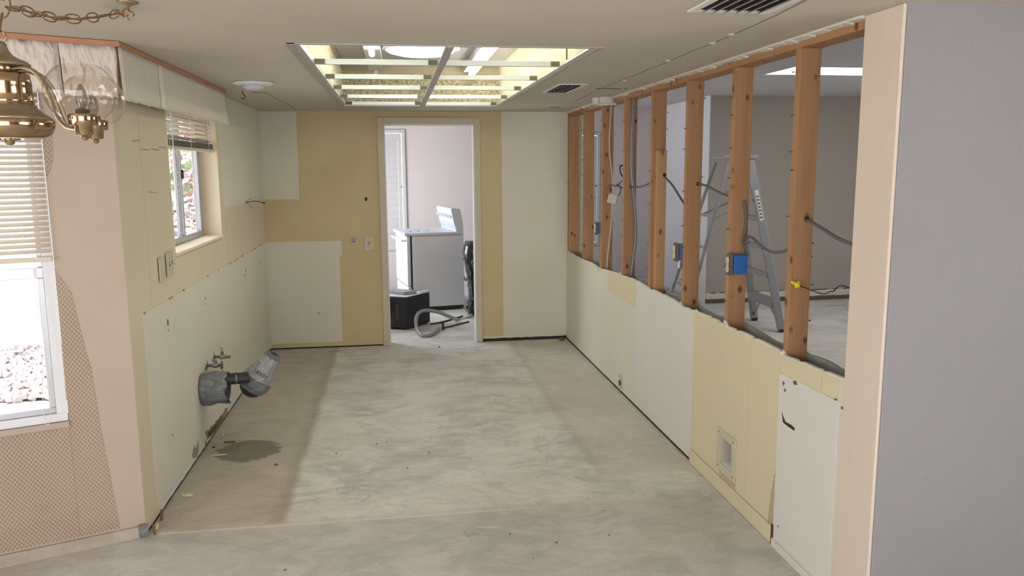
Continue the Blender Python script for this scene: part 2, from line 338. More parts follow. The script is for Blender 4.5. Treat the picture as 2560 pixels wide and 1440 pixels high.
def slab(us, vs, holes, f, d0, d1):
    """a wall with rectangular holes: f(u, v, d) -> point; holes as (u0,u1,v0,v1)"""
    us = sorted(set(list(us)+[h for q in holes for h in q[:2]])); vs = sorted(set(list(vs)+[h for q in holes for h in q[2:]]))
    nu, nv = len(us), len(vs)
    full = lambda i, j: 0 <= i < nu-1 and 0 <= j < nv-1 and not any(q[0]-1e-6 <= us[i] and us[i+1] <= q[1]+1e-6 and q[2]-1e-6 <= vs[j] and vs[j+1] <= q[3]+1e-6 for q in holes)
    b = MB(); P = [f(u, v, d) for d in (d0, d1) for v in vs for u in us]; I = lambda i, j, k: k*nu*nv+j*nu+i; fs = []
    for i in range(nu-1):
        for j in range(nv-1):
            if not full(i, j): continue
            fs += [(I(i, j, 0), I(i+1, j, 0), I(i+1, j+1, 0), I(i, j+1, 0)), (I(i, j, 1), I(i, j+1, 1), I(i+1, j+1, 1), I(i+1, j, 1))]
            if not full(i-1, j): fs.append((I(i, j, 0), I(i, j+1, 0), I(i, j+1, 1), I(i, j, 1)))
            if not full(i+1, j): fs.append((I(i+1, j, 0), I(i+1, j, 1), I(i+1, j+1, 1), I(i+1, j+1, 0)))
            if not full(i, j-1): fs.append((I(i, j, 0), I(i, j, 1), I(i+1, j, 1), I(i+1, j, 0)))
            if not full(i, j+1): fs.append((I(i, j+1, 0), I(i+1, j+1, 0), I(i+1, j+1, 1), I(i, j+1, 1)))
    return b.add(P, fs)
def rag(p, q, amp, step=.03):                          # ragged line between two 2d points
    n = max(2, int((V(q)-V(p)).length/step)); d = (V(q)-V(p)); t = V((-d.y, d.x)).normalized()
    return [V(p)+d*(i/n)+t*(random.uniform(-amp, amp) if 0 < i < n else 0) for i in range(n)]
def ragged(poly, amp, step=.04):
    poly = [V(p) for p in poly]; o = []
    for i in range(len(poly)): o += rag(poly[i], poly[(i+1) % len(poly)], amp, step)
    return o
def struct(o, label, cat): return tag(o, label, cat, kind='structure')
# ================================================================== STRUCTURE
bq = bay(1.6, 0)
DIN = [V((-1.31, -2.9, 0)), bay((-1.31-P0.x+.1*BN.x)/BD.x, 0, -.1), bq-BN*.1, V((bq.x-.1, -2.9, 0))]   # dining bay outline
b = MB(); b.box(-1.31, 7.2, -2.9, 11.4, -.12, 0); b.prism(DIN, (0, 0, -.12)); struct(b.build('floor', 'floor'), 'bare grey concrete slab with old glue stains across all the rooms', 'floor')
# kitchen ceiling with the light-box opening
LBx0, LBx1, LBy0, LBy1 = -.386, .870, 3.41, 6.66
fz = lambda u, v, d: V((u, v, d))
b = slab([-1.31, 3.4], [-2.9, YB+.12], [(LBx0, LBx1, LBy0, LBy1), (1.66, 3.4, 2.59, YB+.12)], fz, ZC, ZC+.03); b.prism([p_+V((0, 0, ZC)) for p_ in DIN], (0, 0, .03))
ceiling = struct(b.build('ceiling', 'ceil', merge=True), 'low painted plasterboard ceiling of the stripped kitchen', 'ceiling')
b = slab([1.66, 7.2], [2.5, 11.4], [(3.28, 5.6, 6.31, 6.835)], fz, ZC2, ZC2+.05); b2 = b
c2 = struct(b2.build('ceiling', 'ceil2', merge=True), 'pale ceiling of the side room beyond the bare studs', 'ceiling')
b = MB(); b.box(-1.3, 1.66, YB+.12, 11.4, ZC2, ZC2+.05); struct(b.build('ceiling', 'ceil2'), 'pale ceiling of the room beyond the doorway', 'ceiling')
b = MB(); b.box(-1.5, 7.4, -3.2, 11.6, 3.0, 3.1); b.box(-3.0, -1.5, -3.2, 3.5, 3.0, 3.1); struct(b.build('roof', 'roofm', merge=True), 'flat roof slab above all the rooms, out of view, added to block the sun', 'roof')  # unseen slab added to keep the sun off the rooms
# light box in the ceiling
lb = thing('light_well', (.242, 5.03, ZC), 'recessed ceiling light box with crumbly plaster sides above a bare metal grid', 'light box', kind='structure')
zt = ZC2+.01
MB().box(LBx0-.04, LBx0, LBy0, LBy1, ZC+.03, zt).build('well_side', 'plaster', lb)
MB().box(LBx1, LBx1+.04, LBy0, LBy1, ZC+.03, zt).build('well_side', 'plaster', lb)
MB().box(LBx0-.04, LBx1+.04, LBy1, LBy1+.04, ZC+.03, zt).build('well_end', 'crumb', lb)
MB().box(LBx0-.04, LBx1+.04, LBy0-.04, LBy0, ZC+.03, zt).build('well_end', 'plaster', lb)
MB().box(LBx0-.06, LBx1+.06, LBy0-.06, LBy1+.06, zt, zt+.03).build('well_top', 'ceil2', lb)
MB().box(LBx0, LBx1, LBy1-.006, LBy1, ZC2-.05, zt).build('well_seam', 'lcream', lb)
# plaster side wall seams
MB().box(LBx1-.004, LBx1, 4.0, 4.012, ZC+.03, zt).build('seam', 'dark', lb)
MB().box(LBx0, LBx0+.012, LBy0, LBy1, zt-.02, zt).build('corner_strip', 'plaster', lb)
# metal grid
gr = thing('ceiling_grid', (.242, 5.03, ZC), 'white metal lattice of empty light panel bars hung in the ceiling opening', 'ceiling grid')
MB().box(LBx0-.035, LBx0+.004, LBy0-.02, LBy1+.01, ZC-.006, ZC+.002).build('edge_flange', 'gridgrey', gr)
MB().box(LBx0+.004, LBx0+.02, LBy0, LBy1, ZC, ZC+.025).build('edge_rail', 'grid', gr)
MB().box(LBx1-.03, LBx1+.004, LBy0, LBy1, ZC-.002, ZC+.004).build('edge_rail', 'grid', gr)
MB().box(LBx1+.004, LBx1+.014, LBy0-.01, LBy1+.01, ZC-.004, ZC).build('edge_flange', 'gridgrey', gr)
MB().box(LBx0-.03, LBx1+.03, LBy0-.02, LBy0, ZC-.004, ZC+.004).build('edge_flange', 'gridgrey', gr)
MB().box(LBx0, LBx1, LBy1-.012, LBy1+.012, ZC-.004, ZC+.01).build('edge_rail', 'grid', gr)
MB().box(.226, .262, LBy0, LBy1, ZC-.006, ZC+.004).build('spine_bar', 'gridgrey', gr, bevel=.001)
for y in [Ce(*p_).y-.022 for p_ in ((786, 161), (812, 197), (834, 223), (849, 245), (858, 262))]:
    for x0, x1 in ((LBx0+.02, .226), (.262, LBx1-.03)):
        MB().box(x0, x1, y, y+.022, ZC-.001, ZC+.025).build('cross_bar', 'grid', gr, bevel=.001)
        for a in ((x0, x0+.05), (x1-.045, x1)):
            if a[0] > .2 and a[0] < .3: continue
            MB().box(a[0], a[1], y-.003, y+.002, ZC+.0, ZC+.024).build('clip', 'clip', gr)
# fluorescent strips and daylight dome inside the well
def strip(x, y0, y1, tube, label):
    t = thing('fluorescent_fixture', (x, (y0+y1)/2, zt-.07), label, 'light', 'strip lights in the ceiling light box')
    MB().box(x-.055, x+.055, y0, y1, zt-.05, zt).build('housing', 'white', t, bevel=.004)
    for yy_ in (y0+.03, y1-.03): MB().box(x-.016, x+.016, yy_-.012, yy_+.012, zt-.1, zt-.05).build('lamp_holder', 'white', t, bevel=.003)
    if tube:
        p = [(x, tube[0], zt-.085), (x, tube[1], zt-.085)]
        MB().tube(p, .019, 14).build('tube', 'tube', t, smooth=True)
strip(-.12, 3.6, 6.55, (3.66, 5.35), 'left strip light in the ceiling well, one socket empty')
strip(.63, 3.6, 6.6, (3.66, 6.56), 'right strip light in the ceiling well, tube glowing brightly')
dm = thing('tubular_skylight', (.2, 5.50, zt-.06), 'round glowing white daylight dome between the strip lights', 'skylight')
MB().lathe([(.258, 0), (.258, -.03), (.238, -.036)], (.2, 5.50, zt), n=40).build('rim', 'white', dm, smooth=True)
MB().lathe([(.238, -.034), (.215, -.05), (.15, -.066), (.07, -.074), (.001, -.076)], (.2, 5.50, zt), n=40).build('diffuser', 'dome', dm, smooth=True)
# left wall with the kitchen window
WY0, WY1, WZ0, WZ1 = 4.40, 5.575, 1.19, 1.99
fx = lambda u, v, d: V((d, u, v))
b = slab([3.60, YB+.12], [.012, 2.5], [(WY0, WY1, WZ0, WZ1)], fx, XL, XL-.16)
wl = struct(b.build('wall_left', 'lcream', merge=True), 'pale yellow left kitchen wall scarred where cabinets were torn off', 'wall')
def patchL(name, poly, mat, proud=.003, parent=None, amp=.003): return MB().prism([V((XL, p.x, p.y)) for p in ragged(poly, amp)], (proud, 0, 0)).build(name, mat, parent or wl)
patchL('bare_panel', [(3.79, .055), (YB, .055), (YB, .985), (3.79, .985)], 'mint')
patchL('paint_patch', [(5.68, 1.375), (YB, 1.375), (YB, ZC), (5.60, ZC), (5.60, 1.9), (5.66, 1.88)], 'mint', .0035)
patchL('bottom_strip', [(3.82, .014), (YB, .014), (YB, .052), (3.82, .052)], 'white_panel', .003, amp=.002)
MB().box(XL-.02, XL+.001, 3.62, YB, .0, .013).build('gap_shadow_strip', 'dark', wl)
for k in range(26):                                    # chipped line along the top of the old counter
    y = random.uniform(3.8, 7.2); s_ = random.uniform(.004, .011)
    if 5.6 < y < 6.9 or random.random() < .5: patchL('chip', [(y-s_*1.6, .982), (y+s_, .98), (y+s_*1.4, .985+s_*.6), (y-s_, .988+s_*.4)], 'chipb', .005, amp=.002)
for (px, py, r_) in ((418, 806, .016), (419, 825, .006), (512, 745, .008), (511, 760, .006), (430, 1088, .006), (492, 1140, .005), (482, 1192, .005), (470, 1216, .005), (465, 1235, .005), (650, 655, .012), (611, 688, .010), (613, 675, .012)):
    p = Lw(px, py); patchL('nail_hole', [(p.y-r_*.8, p.z-r_), (p.y+r_*.8, p.z-r_*.9), (p.y+r_*.6, p.z+r_), (p.y-r_*.6, p.z+r_)], 'brown', .004, amp=.001)
for px in (410, 448):                                  # plaster joints
    p = Lw(px, 480)
MB().box(XL, XL+.001, 3.94, 3.942, 1.0, 1.95).build('paint_joint', 'joint', wl); MB().box(XL, XL+.001, 5.72, 5.724, .99, 1.36).build('paint_joint', 'ivory', wl); MB().box(XL, XL+.001, 6.22, 6.224, .99, 1.36).build('paint_joint', 'ivory', wl)
# broken-out hole low on the wall, mould beside it
def tracedL(name, pts, mat, proud): return MB().prism([V((XL, Lw(*p).y, max(.016, Lw(*p).z))) for p in pts], (proud, 0, 0)).build(name, mat, wl)
tracedL('torn_hole', [(510, 1082), (514, 1076), (521, 1075), (526, 1065), (534, 1062), (538, 1052), (545, 1048), (549, 1040), (556, 1034), (562, 1021), (568, 1020), (567, 1030), (569, 1036), (560, 1046), (558, 1055), (549, 1060), (546, 1070), (539, 1074), (536, 1084), (528, 1086), (524, 1096), (516, 1099), (515, 1090)], 'chipb', .0042)
tracedL('torn_hole', [(516, 1084), (527, 1069), (540, 1056), (552, 1040), (556, 1044), (548, 1058), (536, 1074), (520, 1093)], 'brown', .0052)
tracedL('hole_rim', [(519, 1097), (530, 1088), (541, 1076), (552, 1062), (553, 1066), (540, 1084), (524, 1102)], 'gypsum', .0046)
tracedL('hole_splinter', [(520, 1084), (541, 1060), (543, 1064), (524, 1090)], 'rust', .008)
tracedL('mould_stain', [(478, 1140), (484, 1112), (488, 1122), (494, 1100), (495, 1128), (490, 1144), (482, 1146)], 'mould', .0042)
tracedL('mould_stain', [(510, 1108), (514, 1098), (516, 1114), (512, 1122)], 'mould', .0042)
# back wall with doorway
DX0, DX1, DZ = -.088, .733, 2.03
b = slab([-1.3, 1.74], [.012, 2.5], [(DX0, DX1, .0, DZ)], lambda u, v, d: V((u, d, v)), YB, YB+.12)
wb = struct(b.build('wall_back', 'cream', merge=True), 'back kitchen wall with yellowed paint, pale cabinet outlines and an open doorway', 'wall')
def patchB(name, poly, mat, proud=.003, amp=.0022): return MB().prism([V((p.x, YB, p.y)) for p in ragged(poly, amp)], (0, -proud, 0)).build(name, mat, wb)
patchB('paint_patch', [(XL, 1.37), (-.85, 1.365), (-.842, 1.7), (-.842, ZC), (XL, ZC)], 'mint')
patchB('bare_panel', [(XL, .05), (-.52, .055), (-.515, .84), (-.495, .85), (-.495, .988), (XL, .988)], 'mint')
patchB('paint_patch', [(.985, .045), (XR, .045), (XR, ZC), (.982, ZC)], 'mint')
for x in (-.447, -.445): pass
MB().box(-.448, -.443, YB-.0006, YB, .05, 2.13).build('paint_joint', 'joint', wb)
MB().box(XL, DX0-.06, YB-.001, YB+.01, 0, .013).build('gap_shadow_strip', 'dark', wb); MB().box(DX1+.055, XR, YB-.002, YB+.01, 0, .03).build('gap_shadow_strip', 'dark', wb)
patchB('bottom_strip', [(DX1+.06, .03), (XR-.03, .03), (XR-.03, .046), (DX1+.06, .05)], 'gypsum', .006, .003)
p = Bw(915, 498); patchB('dark_hole', [(p.x-.008, p.z-.02), (p.x+.012, p.z-.008), (p.x+.01, p.z+.02), (p.x-.012, p.z+.012)], 'dark', .004, .001)
p = Bw(797, 783); patchB('nail_hole', [(p.x-.006, p.z-.006), (p.x+.006, p.z-.006), (p.x+.006, p.z+.006), (p.x-.006, p.z+.006)], 'brown', .004, .001)
# door casing and jambs
dc = thing('trim_1', (.32, YB, 0), 'cream painted casing around the open doorway', 'door casing', kind='structure')
MB().box(DX0-.052, DX0+.004, YB-.018, YB, .002, DZ+.056).build('casing_side', 'casing', dc, bevel=.003)
MB().box(DX1-.004, DX1+.052, YB-.018, YB, .002, DZ+.056).build('casing_side', 'casing', dc, bevel=.003)
MB().box(DX0+.004, DX1-.004, YB-.018, YB, DZ, DZ+.056).build('casing_head', 'casing', dc, bevel=.003)
MB().box(DX0-.003, DX0+.012, YB-.003, YB+.123, .0, DZ).build('jamb', 'whitewall', dc); MB().box(DX1-.012, DX1+.003, YB-.003, YB+.123, .0, DZ).build('jamb', 'whitewall', dc)
MB().box(DX0+.012, DX1-.012, YB-.003, YB+.123, DZ-.012, DZ+.003).build('jamb_head', 'whitewall', dc)
# right wall: knee-high drywall sheets, studs, plates
KX = 1.596                                              # kitchen face
top_px = [(1416, 627), (1440, 641), (1456, 649), (1478, 657), (1500, 672), (1516, 676), (1538, 682), (1556, 690), (1580, 697), (1600, 707), (1622, 722), (1634, 726), (1655, 736), (1680, 748), (1706, 766), (1722, 772), (1745, 781), (1768, 790), (1795, 803), (1820, 817), (1836, 824), (1862, 834), (1890, 848), (1920, 862), (1950, 878), (1965, 892), (1980, 897), (2005, 906), (2040, 922), (2080, 936), (2118, 950)]
tops = sorted([(Rw(*p, KX).y, Rw(*p, KX).z) for p in top_px]); tops[0] = (2.585, tops[0][1]); tops[-1] = (YB, tops[-1][1])
fine = []
for (a, za), (c, zc) in zip(tops, tops[1:]):
    k = max(1, int((c-a)/.035))
    fine += [(a+(c-a)*i/k, za+(zc-za)*i/k+(random.uniform(-.0016, .0016) if i else 0)) for i in range(k)]
fine.append(tops[-1])
PY0, PY1, PZ0, PZ1 = 3.515, 3.648, .155, .292           # small animal hatch
def topz(y):
    for (a, za), (c, zc) in zip(fine, fine[1:]):
        if a <= y <= c: return za+(zc-za)*(y-a)/(c-a)
    return fine[-1][1]
ys = sorted([f_[0] for f_ in fine]+[PY0, PY1])
b = MB()
for a, c in zip(ys, ys[1:]):
    seg = [(.016, topz(a), topz(c))] if not (a >= PY0-1e-6 and c <= PY1+1e-6) else [(.016, PZ0, PZ0), (PZ1, topz(a), topz(c))]
    for z0, za, zc in seg: b.hexa([(KX, a, z0), (KX+.012, a, z0), (KX+.012, c, z0), (KX, c, z0), (KX, a, za), (KX+.012, a, za), (KX+.012, c, zc), (KX, c, zc)])
wr = struct(b.build('wall_right', 'mint', merge=True), 'right wall stripped to bare wooden studs above a torn knee-high drywall base', 'wall')
b = MB()
for a, c in zip(ys, ys[1:]):
    za, zc = topz(a)+.012*math.sin(a*9)-.005, topz(c)+.012*math.sin(c*9)-.005
    for z0, p_, q_ in ([(.03, za, zc)] if not (a >= PY0-1e-6 and c <= PY1+1e-6) else [(.03, PZ0, PZ0), (PZ1, za, zc)]):
        b.hexa([(KX+.101, a, z0), (KX+.113, a, z0), (KX+.113, c, z0), (KX+.101, c, z0), (KX+.101, a, p_), (KX+.113, a, p_), (KX+.113, c, q_), (KX+.101, c, q_)])
b.build('rear_sheet', 'paper', wr, merge=True)
b = MB()                                                # torn white lip of gypsum along the cut
for (a, za), (c, zc) in zip(fine, fine[1:]):
    if (int(a*50)) % 5: b.hexa([(KX-.003, a, za-.005), (KX+.012, a, za-.002), (KX+.012, c, zc-.002), (KX-.003, c, zc-.005), (KX-.001, a, za+.0025), (KX+.012, a, za+.004), (KX+.012, c, zc+.004), (KX-.001, c, zc+.0025)])
b.build('torn_edge', 'gypsum', wr, merge=True)
MB().box(KX+.012, KX+.101, 2.6, YB, 0, .038).build('bottom_plate', 'wood', wr)
tp = MB().box(KX+.01, KX+.103, 2.59, YB, ZC-.04, ZC-.001).build('top_plate', 'wood', wr)
MB().box(KX+.001, KX+.118, 2.59, YB+.12, ZC+.001, 2.5).build('header', 'ceil2', wr)
b = MB()                                                # ragged ceiling drywall lip over the plate
y = 2.59
while y < 7.25:
    c = y+random.uniform(.05, .14); d = random.uniform(.004, .016)
    b.hexa([(KX-.02, y, ZC-.006-d*.4), (KX+.012, y, ZC-.004-d), (KX+.012, c, ZC-.004-d*.8), (KX-.02, c, ZC-.006), (KX-.02, y, ZC), (KX+.012, y, ZC), (KX+.012, c, ZC), (KX-.02, c, ZC)]); y = c
b.build('torn_ceiling_edge', 'gypsum', wr)
for px_, py_ in ((1818, 812), (1704, 763), (1552, 687), (1497, 676), (1962, 886), (1744, 782)):       # torn paper tufts on the cut edge
    p = Rw(px_, py_, KX); b = MB()
    for k_ in range(3):
        o_ = p+V((random.uniform(-.008, .0), random.uniform(-.012, .012), random.uniform(-.012, .004)))
        b.prism([o_, o_+V((-.004, .010, .004)), o_+V((-.006, .004, .020)), o_+V((0, -.006, .012))], (.003, .001, 0))
    b.build('paper_tuft', 'gypsum', wr)
SY = [7.322-.6105*i for i in range(8)]
MB().box(KX+.001, KX+.004, 2.63, YB-.02, .0, .016).build('gap_shadow_strip', 'dark', wr)
s0 = None; studs = []
nail = None
for i, y in enumerate(SY):
    lo = V((KX+.057, y+.019, .038))
    if y+.038 > YB: lo.y = YB-.0195
    if s0 is None:
        s0 = MB().box(KX+.012, KX+.101, lo.y-.019, lo.y+.019, .038, ZC-.04).build('stud', 'wood', wr, bevel=.0015, origin=lo); s = s0
    else: s = copy_to(s0, lo, wr)
    studs.append(s)
    for k in range(9):                                  # drywall nails left sticking out of both edges
        z = .98+k*.125+random.uniform(-.05, .05); side = random.random() < .6
        x = KX+.012 if side else KX+.101
        o = V((x, lo.y+random.uniform(-.012, .012), z))
        key = 'L' if side else 'R'
        if not nail: nail = {'L': None, 'R': None}
        if nail[key] is None:
            sg = -1 if side else 1; ln = .014
            q = MB().tube([o+V((-.004*sg, 0, 0)), o+V((sg*ln, 0, .001))], .0016, 6); q.lathe([(.0045, ln), (.0045, ln+.002)], o, (sg, 0, 0), 8)
            nail[key] = q.build('nail', 'steel', s, origin=o)
        else: copy_to(nail[key], o, s)
# warm pale face of studs toward the kitchen is the same timber; sister block on one stud
yb = SY[4]
p = Bw(1655, 376, yb-.038)
MB().box(1.630, 1.692, yb-.038, yb-.001, .05, p.z).build('sister_block', 'woodlight', wr, bevel=.0015)
def kn(poly, mat, name, proud=.002, amp=.003): return MB().prism([V((KX, p.x, p.y)) for p in ragged(poly, amp, .05)], (-proud, 0, 0)).build(name, mat, wr)
def under(y0, y1, zl, n=8): return [(y0, zl), (y1, zl)]+[(y1+(y0-y1)*i/n, topz(y1+(y0-y1)*i/n)-.006) for i in range(n+1)]
kn(under(5.12, 5.86, .69), 'rcream', 'paint_patch', .0018)
kn(under(4.07, 5.12, .020), 'white_panel', 'bare_panel', .0012)
b_ = [(3.075, .085), (PY0-.03, .085), (PY0-.03, .40), (PY1+.03, .40), (PY1+.03, .085), (4.06, .085)]+[(4.06+(3.075-4.06)*i/12, topz(4.06+(3.075-4.06)*i/12)-.005) for i in range(13)]
MB().prism([V((KX, p[0], p[1])) for p in b_], (-.002, 0, 0)).build('paint_patch', 'rcream', wr)
kn([(PY0-.03, .325), (PY1+.03, .325), (PY1+.03, .40), (PY0-.03, .40)], 'rcream', 'paint_patch', .002, 0)
kn([(PY0-.03, .085), (PY0, .085), (PY0, .33), (PY0-.03, .33)], 'rcream', 'paint_patch', .002, 0); kn([(PY1, .085), (PY1+.03, .085), (PY1+.03, .33), (PY1, .33)], 'rcream', 'paint_patch', .002, 0)
kn([(PY0, .085), (PY1, .085), (PY1, .15), (PY0, .15)], 'rcream', 'paint_patch', .002, 0)
kn(under(2.62, 3.07, .755), 'rcream', 'paint_patch', .0017)
kn([(2.618, .02), (3.068, .02), (3.068, .772), (2.618, .782)], 'white_panel', 'bare_panel', .006, .002)
MB().box(KX-.0023, KX-.002, 3.36, 3.363, .09, .84).build('paint_joint', 'joint', wr); MB().box(KX-.0023, KX-.0018, 2.74, 2.743, .79, .85).build('paint_joint', 'joint', wr)
MB().prism([V((KX-.002, Rw(*p, KX).y, Rw(*p, KX).z)) for p in ((1940, 1175), (1942, 1215), (1938, 1330), (1920, 1310), (1928, 1240))], (-.0015, 0, 0)).build('wallpaper_scrap', 'lattice2', wr)
MB().prism([V((KX-.002, Rw(*p, KX).y, Rw(*p, KX).z)) for p in ((1798, 1168), (1840, 1198), (1838, 1230), (1800, 1195))], (-.0015, 0, 0)).build('wallpaper_scrap', 'lattice2', wr)
for pts in (((1955, 1030), (1958, 1040), (1964, 1055), (1978, 1062), (1987, 1070), (1986, 1077), (1970, 1066), (1958, 1056)), ((1982, 953), (1990, 952), (1994, 962), (1986, 962)), ((1957, 952), (1962, 958), (1958, 966)), ((1961, 970), (1966, 976), (1961, 980)), ((2084, 998), (2092, 996), (2090, 1002)), ((2103, 1016), (2108, 1016), (2108, 1024), (2103, 1022)), ((1944, 1312), (1947, 1316), (1945, 1320))):
    MB().prism([V((KX-.006, Rw(*p, KX-.006).y, Rw(*p, KX-.006).z)) for p in pts], (-.0012, 0, 0)).build('torn_hole', 'brown' if len(pts) < 8 else 'dark', wr)
bb = MB().box(KX-.012, KX-.0025, 3.08, 4.055, .002, .078).build('baseboard_right', 'rcream', bevel=.002); struct(bb, 'scuffed yellow baseboard left below the small animal hatch', 'baseboard')
bb2 = MB().box(KX-.016, KX-.0065, 2.62, 3.06, .0, .034).build('baseboard_right', 'gypsum'); struct(bb2, 'low grey strip at the foot of the white panel by the column', 'baseboard')
MB().box(KX-.010, KX+.003, 3.062, 3.079, .0, .09).build('wood_end', 'rust', wr); MB().box(KX-.006, KX+.003, 4.056, 4.072, .0, .06).build('wood_end', 'rust', wr)
# near column and lavender wall
CX, CY0, CY1 = 1.590, 2.374, 2.588
b = MB(); b.box(CX+.012, 7.2, CY0, CY1, 0, 2.5)
wn = struct(b.build('wall_near', 'lavender', bevel=.006), 'lavender grey wall end standing close on the right', 'wall')
MB().box(CX, CX+.012, CY0+.003, CY1, 0, ZC).build('wall_end', 'beige', wn, bevel=.004)
# bay wall with the tall window
BS0, BS1, BZ0, BZ1 = .262, 1.32, .585, 1.97
b = slab([0, 1.55], [0, 2.5], [(BS0, BS1, BZ0, BZ1)], lambda u, v, d: bay(u, v, -d), 0, .13)
wbay = struct(b.build('wall_bay', 'pink', merge=True, origin=P0), 'angled pinkish beige dining wall with a tall window on the left', 'wall')
def pb(name, poly, mat, pr=.0015): return MB().prism([bay(p[0], p[1], 0) for p in poly], BN*pr).build(name, mat, wbay, origin=P0)
curve = [Bay(*p) for p in ((165, 680), (178, 730), (195, 800), (215, 880), (228, 920), (245, 1030), (265, 1140), (285, 1240), (302, 1340))]
pb('wallpaper_remnant', [(BS0-.001, 1.24)]+[(c[0], c[1]) for c in curve[1:-1]]+[(curve[-1][0], .06), (BS0-.001, .06)], 'lattice')
pb('wallpaper_remnant', [(BS0, BZ0-.03), (BS0, .06), (1.5, .06), (1.5, BZ0-.03)], 'lattice')
pb('wallpaper_remnant', [(.225, 1.78), (BS0-.001, 1.95), (BS0-.001, 1.60), (.23, 1.68)], 'lattice')
bb = MB().obox(bay(.775, .026, .008), BD*.772, BN*.007, V((0, 0, .026))).build('baseboard_bay', 'dirtyboard'); struct(bb, 'dusty low baseboard along the pinkish bay wall', 'baseboard')
MB().obox(bay(.01, .03, .018), BD*.02, BN*.004, V((0, 0, .032))).build('corner_block', 'tape', bb)
# remaining shell
def shell(name, b, mat, label): return struct(b.build(name, mat, merge=True), label, 'wall')
q = bay(1.55, 0)
shell('wall_dining', slab([-3, q.y], [0, 2.5], [(-.6, 1.8, .6, 2.0)], fx, q.x, q.x-.13), 'pink', 'dining wall behind the camera with a wide window')
shell('wall_behind', slab([-3, 3.4], [0, 2.5], [(-2.0, 1.4, .05, 2.05)], lambda u, v, d: V((u, d, v)), -2.6, -2.73), 'pink', 'rear wall behind the camera with a wide opening added to let light in')
shell('wall_side', slab([-2.7, CY0], [0, 2.5], [(-1.4, 1.0, .5, 2.0)], fx, 3.3, 3.42), 'lavender', 'lavender side wall right of the camera with a window hole added for the fill lamp')
shell('wall_far', slab([-1.3, 3.66], [0, 2.5], [(-.75, .13, .53, 2.13), (2.0, 2.88, .53, 2.10)], lambda u, v, d: V((u, d, v)), YF, YF+.13), 'farwall', 'pale far wall of the room beyond the doorway')
shell('wall_far_side', slab([YB+.12, YF+.13], [0, 2.5], [(8.15, 10.45, .5, 2.05)], fx, XL, XL-.14), 'farwall', 'left wall of the room beyond the doorway')
shell('wall_return', MB().box(3.645, 3.76, 9.08, YF, 0, 2.5), 'whitewall', 'bright white return wall seen between the studs')
wg = shell('wall_taupe', MB().box(3.64, 7.2, 8.96, 9.08, .05, 2.5), 'graywall', 'taupe wall behind the stepladder in the side room')
MB().box(3.632, 3.642, 8.95, 9.09, .0, 2.44).build('corner_bead', 'whitewall', wg)
MB().box(3.65, 7.2, 8.962, 9.0, 0, .05).build('gap_shadow_strip', 'brown', wg)
b = MB(); b.prism([V((p.x, 8.958, p.y)) for p in ragged([(3.66, .055), (7.1, .055), (7.1, .135), (3.66, .13)], .008, .08)], (0, .003, 0)); b.build('torn_strip', 'gypsum', wg)
b = MB(); b.prism([V((p.x, 8.957, p.y)) for p in ragged([(3.7, .122), (7.1, .132), (7.1, .138), (3.7, .13)], .005, .05)], (0, .002, 0)); b.build('torn_line', 'brown', wg)
shell('wall_side_room', slab([CY1, 9.0], [0, 2.5], [(4.0, 6.4, .6, 2.0)], fx, 7.1, 7.22), 'graywall', 'right wall of the side room with a window, out of view')
# skylight panel in the side room
sk_ = thing('ceiling_skylight', (4.4, 6.57, ZC2), 'glowing white skylight slot in the ceiling of the side room', 'skylight')
MB().box(3.28, 5.6, 6.31, 6.835, ZC2-.002, ZC2+.02).build('diffuser', 'panel', sk_)
for a in ((3.262, 3.28, 6.29, 6.855), (5.6, 5.618, 6.29, 6.855)): MB().box(a[0], a[1], a[2], a[3], ZC2-.006, ZC2-.0005).build('frame_bar', 'white', sk_)
for a in ((6.29, 6.31), (6.835, 6.855)): MB().box(3.28, 5.6, a[0], a[1], ZC2-.006, ZC2-.0005).build('frame_bar', 'white', sk_)
# ================================================================== WINDOWS, BLINDS, VALANCE
# kitchen window (sliding, aluminium)
fxp = -1.285                                            # frame plane
w1 = thing('window_1', (fxp, 4.99, WZ0), 'aluminium sliding window deep in the yellow wall over the missing sink', 'window', kind='structure')
MB().box(XL-.135, XL+.012, WY0+.002, WY1-.002, WZ0-.006, WZ0+.012).build('sill', 'sill', w1, bevel=.003)
MB().box(XL-.135, XL+.002, WY1-.012, WY1+.001, WZ0+.012, WZ1).build('reveal', 'sill', w1)
MB().box(XL-.135, XL+.002, WY0-.001, WY0+.006, WZ0+.012, WZ1).build('reveal', 'sill', w1)
MB().box(XL-.135, XL, WY0+.006, WY1-.012, WZ1-.012, WZ1+.001).build('reveal', 'sill', w1)
def frame_bar(n, y0, y1, z0, z1, x0=fxp-.03, x1=fxp+.01, mat='frame', par=None): return MB().box(x0, x1, y0, y1, z0, z1).build(n, mat, par or w1, bevel=.002)
frame_bar('frame_bottom', WY0+.006, WY1-.012, WZ0+.012, WZ0+.05); frame_bar('frame_top', WY0+.006, WY1-.012, WZ1-.05, WZ1-.012)
frame_bar('frame_side', WY0+.006, WY0+.03, WZ0+.05, WZ1-.05, mat='whiteframe'); frame_bar('frame_side', WY1-.045, WY1-.012, WZ0+.05, WZ1-.05)
ym = 5.05
sa = frame_bar('sash', WY0+.03, WY0+.055, WZ0+.05, WZ1-.05, fxp-.022, fxp-.004); frame_bar('sash_stile', ym-.012, ym+.012, WZ0+.05, WZ1-.05, fxp-.022, fxp-.004, par=sa)
sb = frame_bar('sash', ym+.012, ym+.034, WZ0+.05, WZ1-.05, fxp-.004, fxp+.014); frame_bar('sash_stile', WY1-.09, WY1-.06, WZ0+.05, WZ1-.05, fxp-.004, fxp+.014, par=sb)
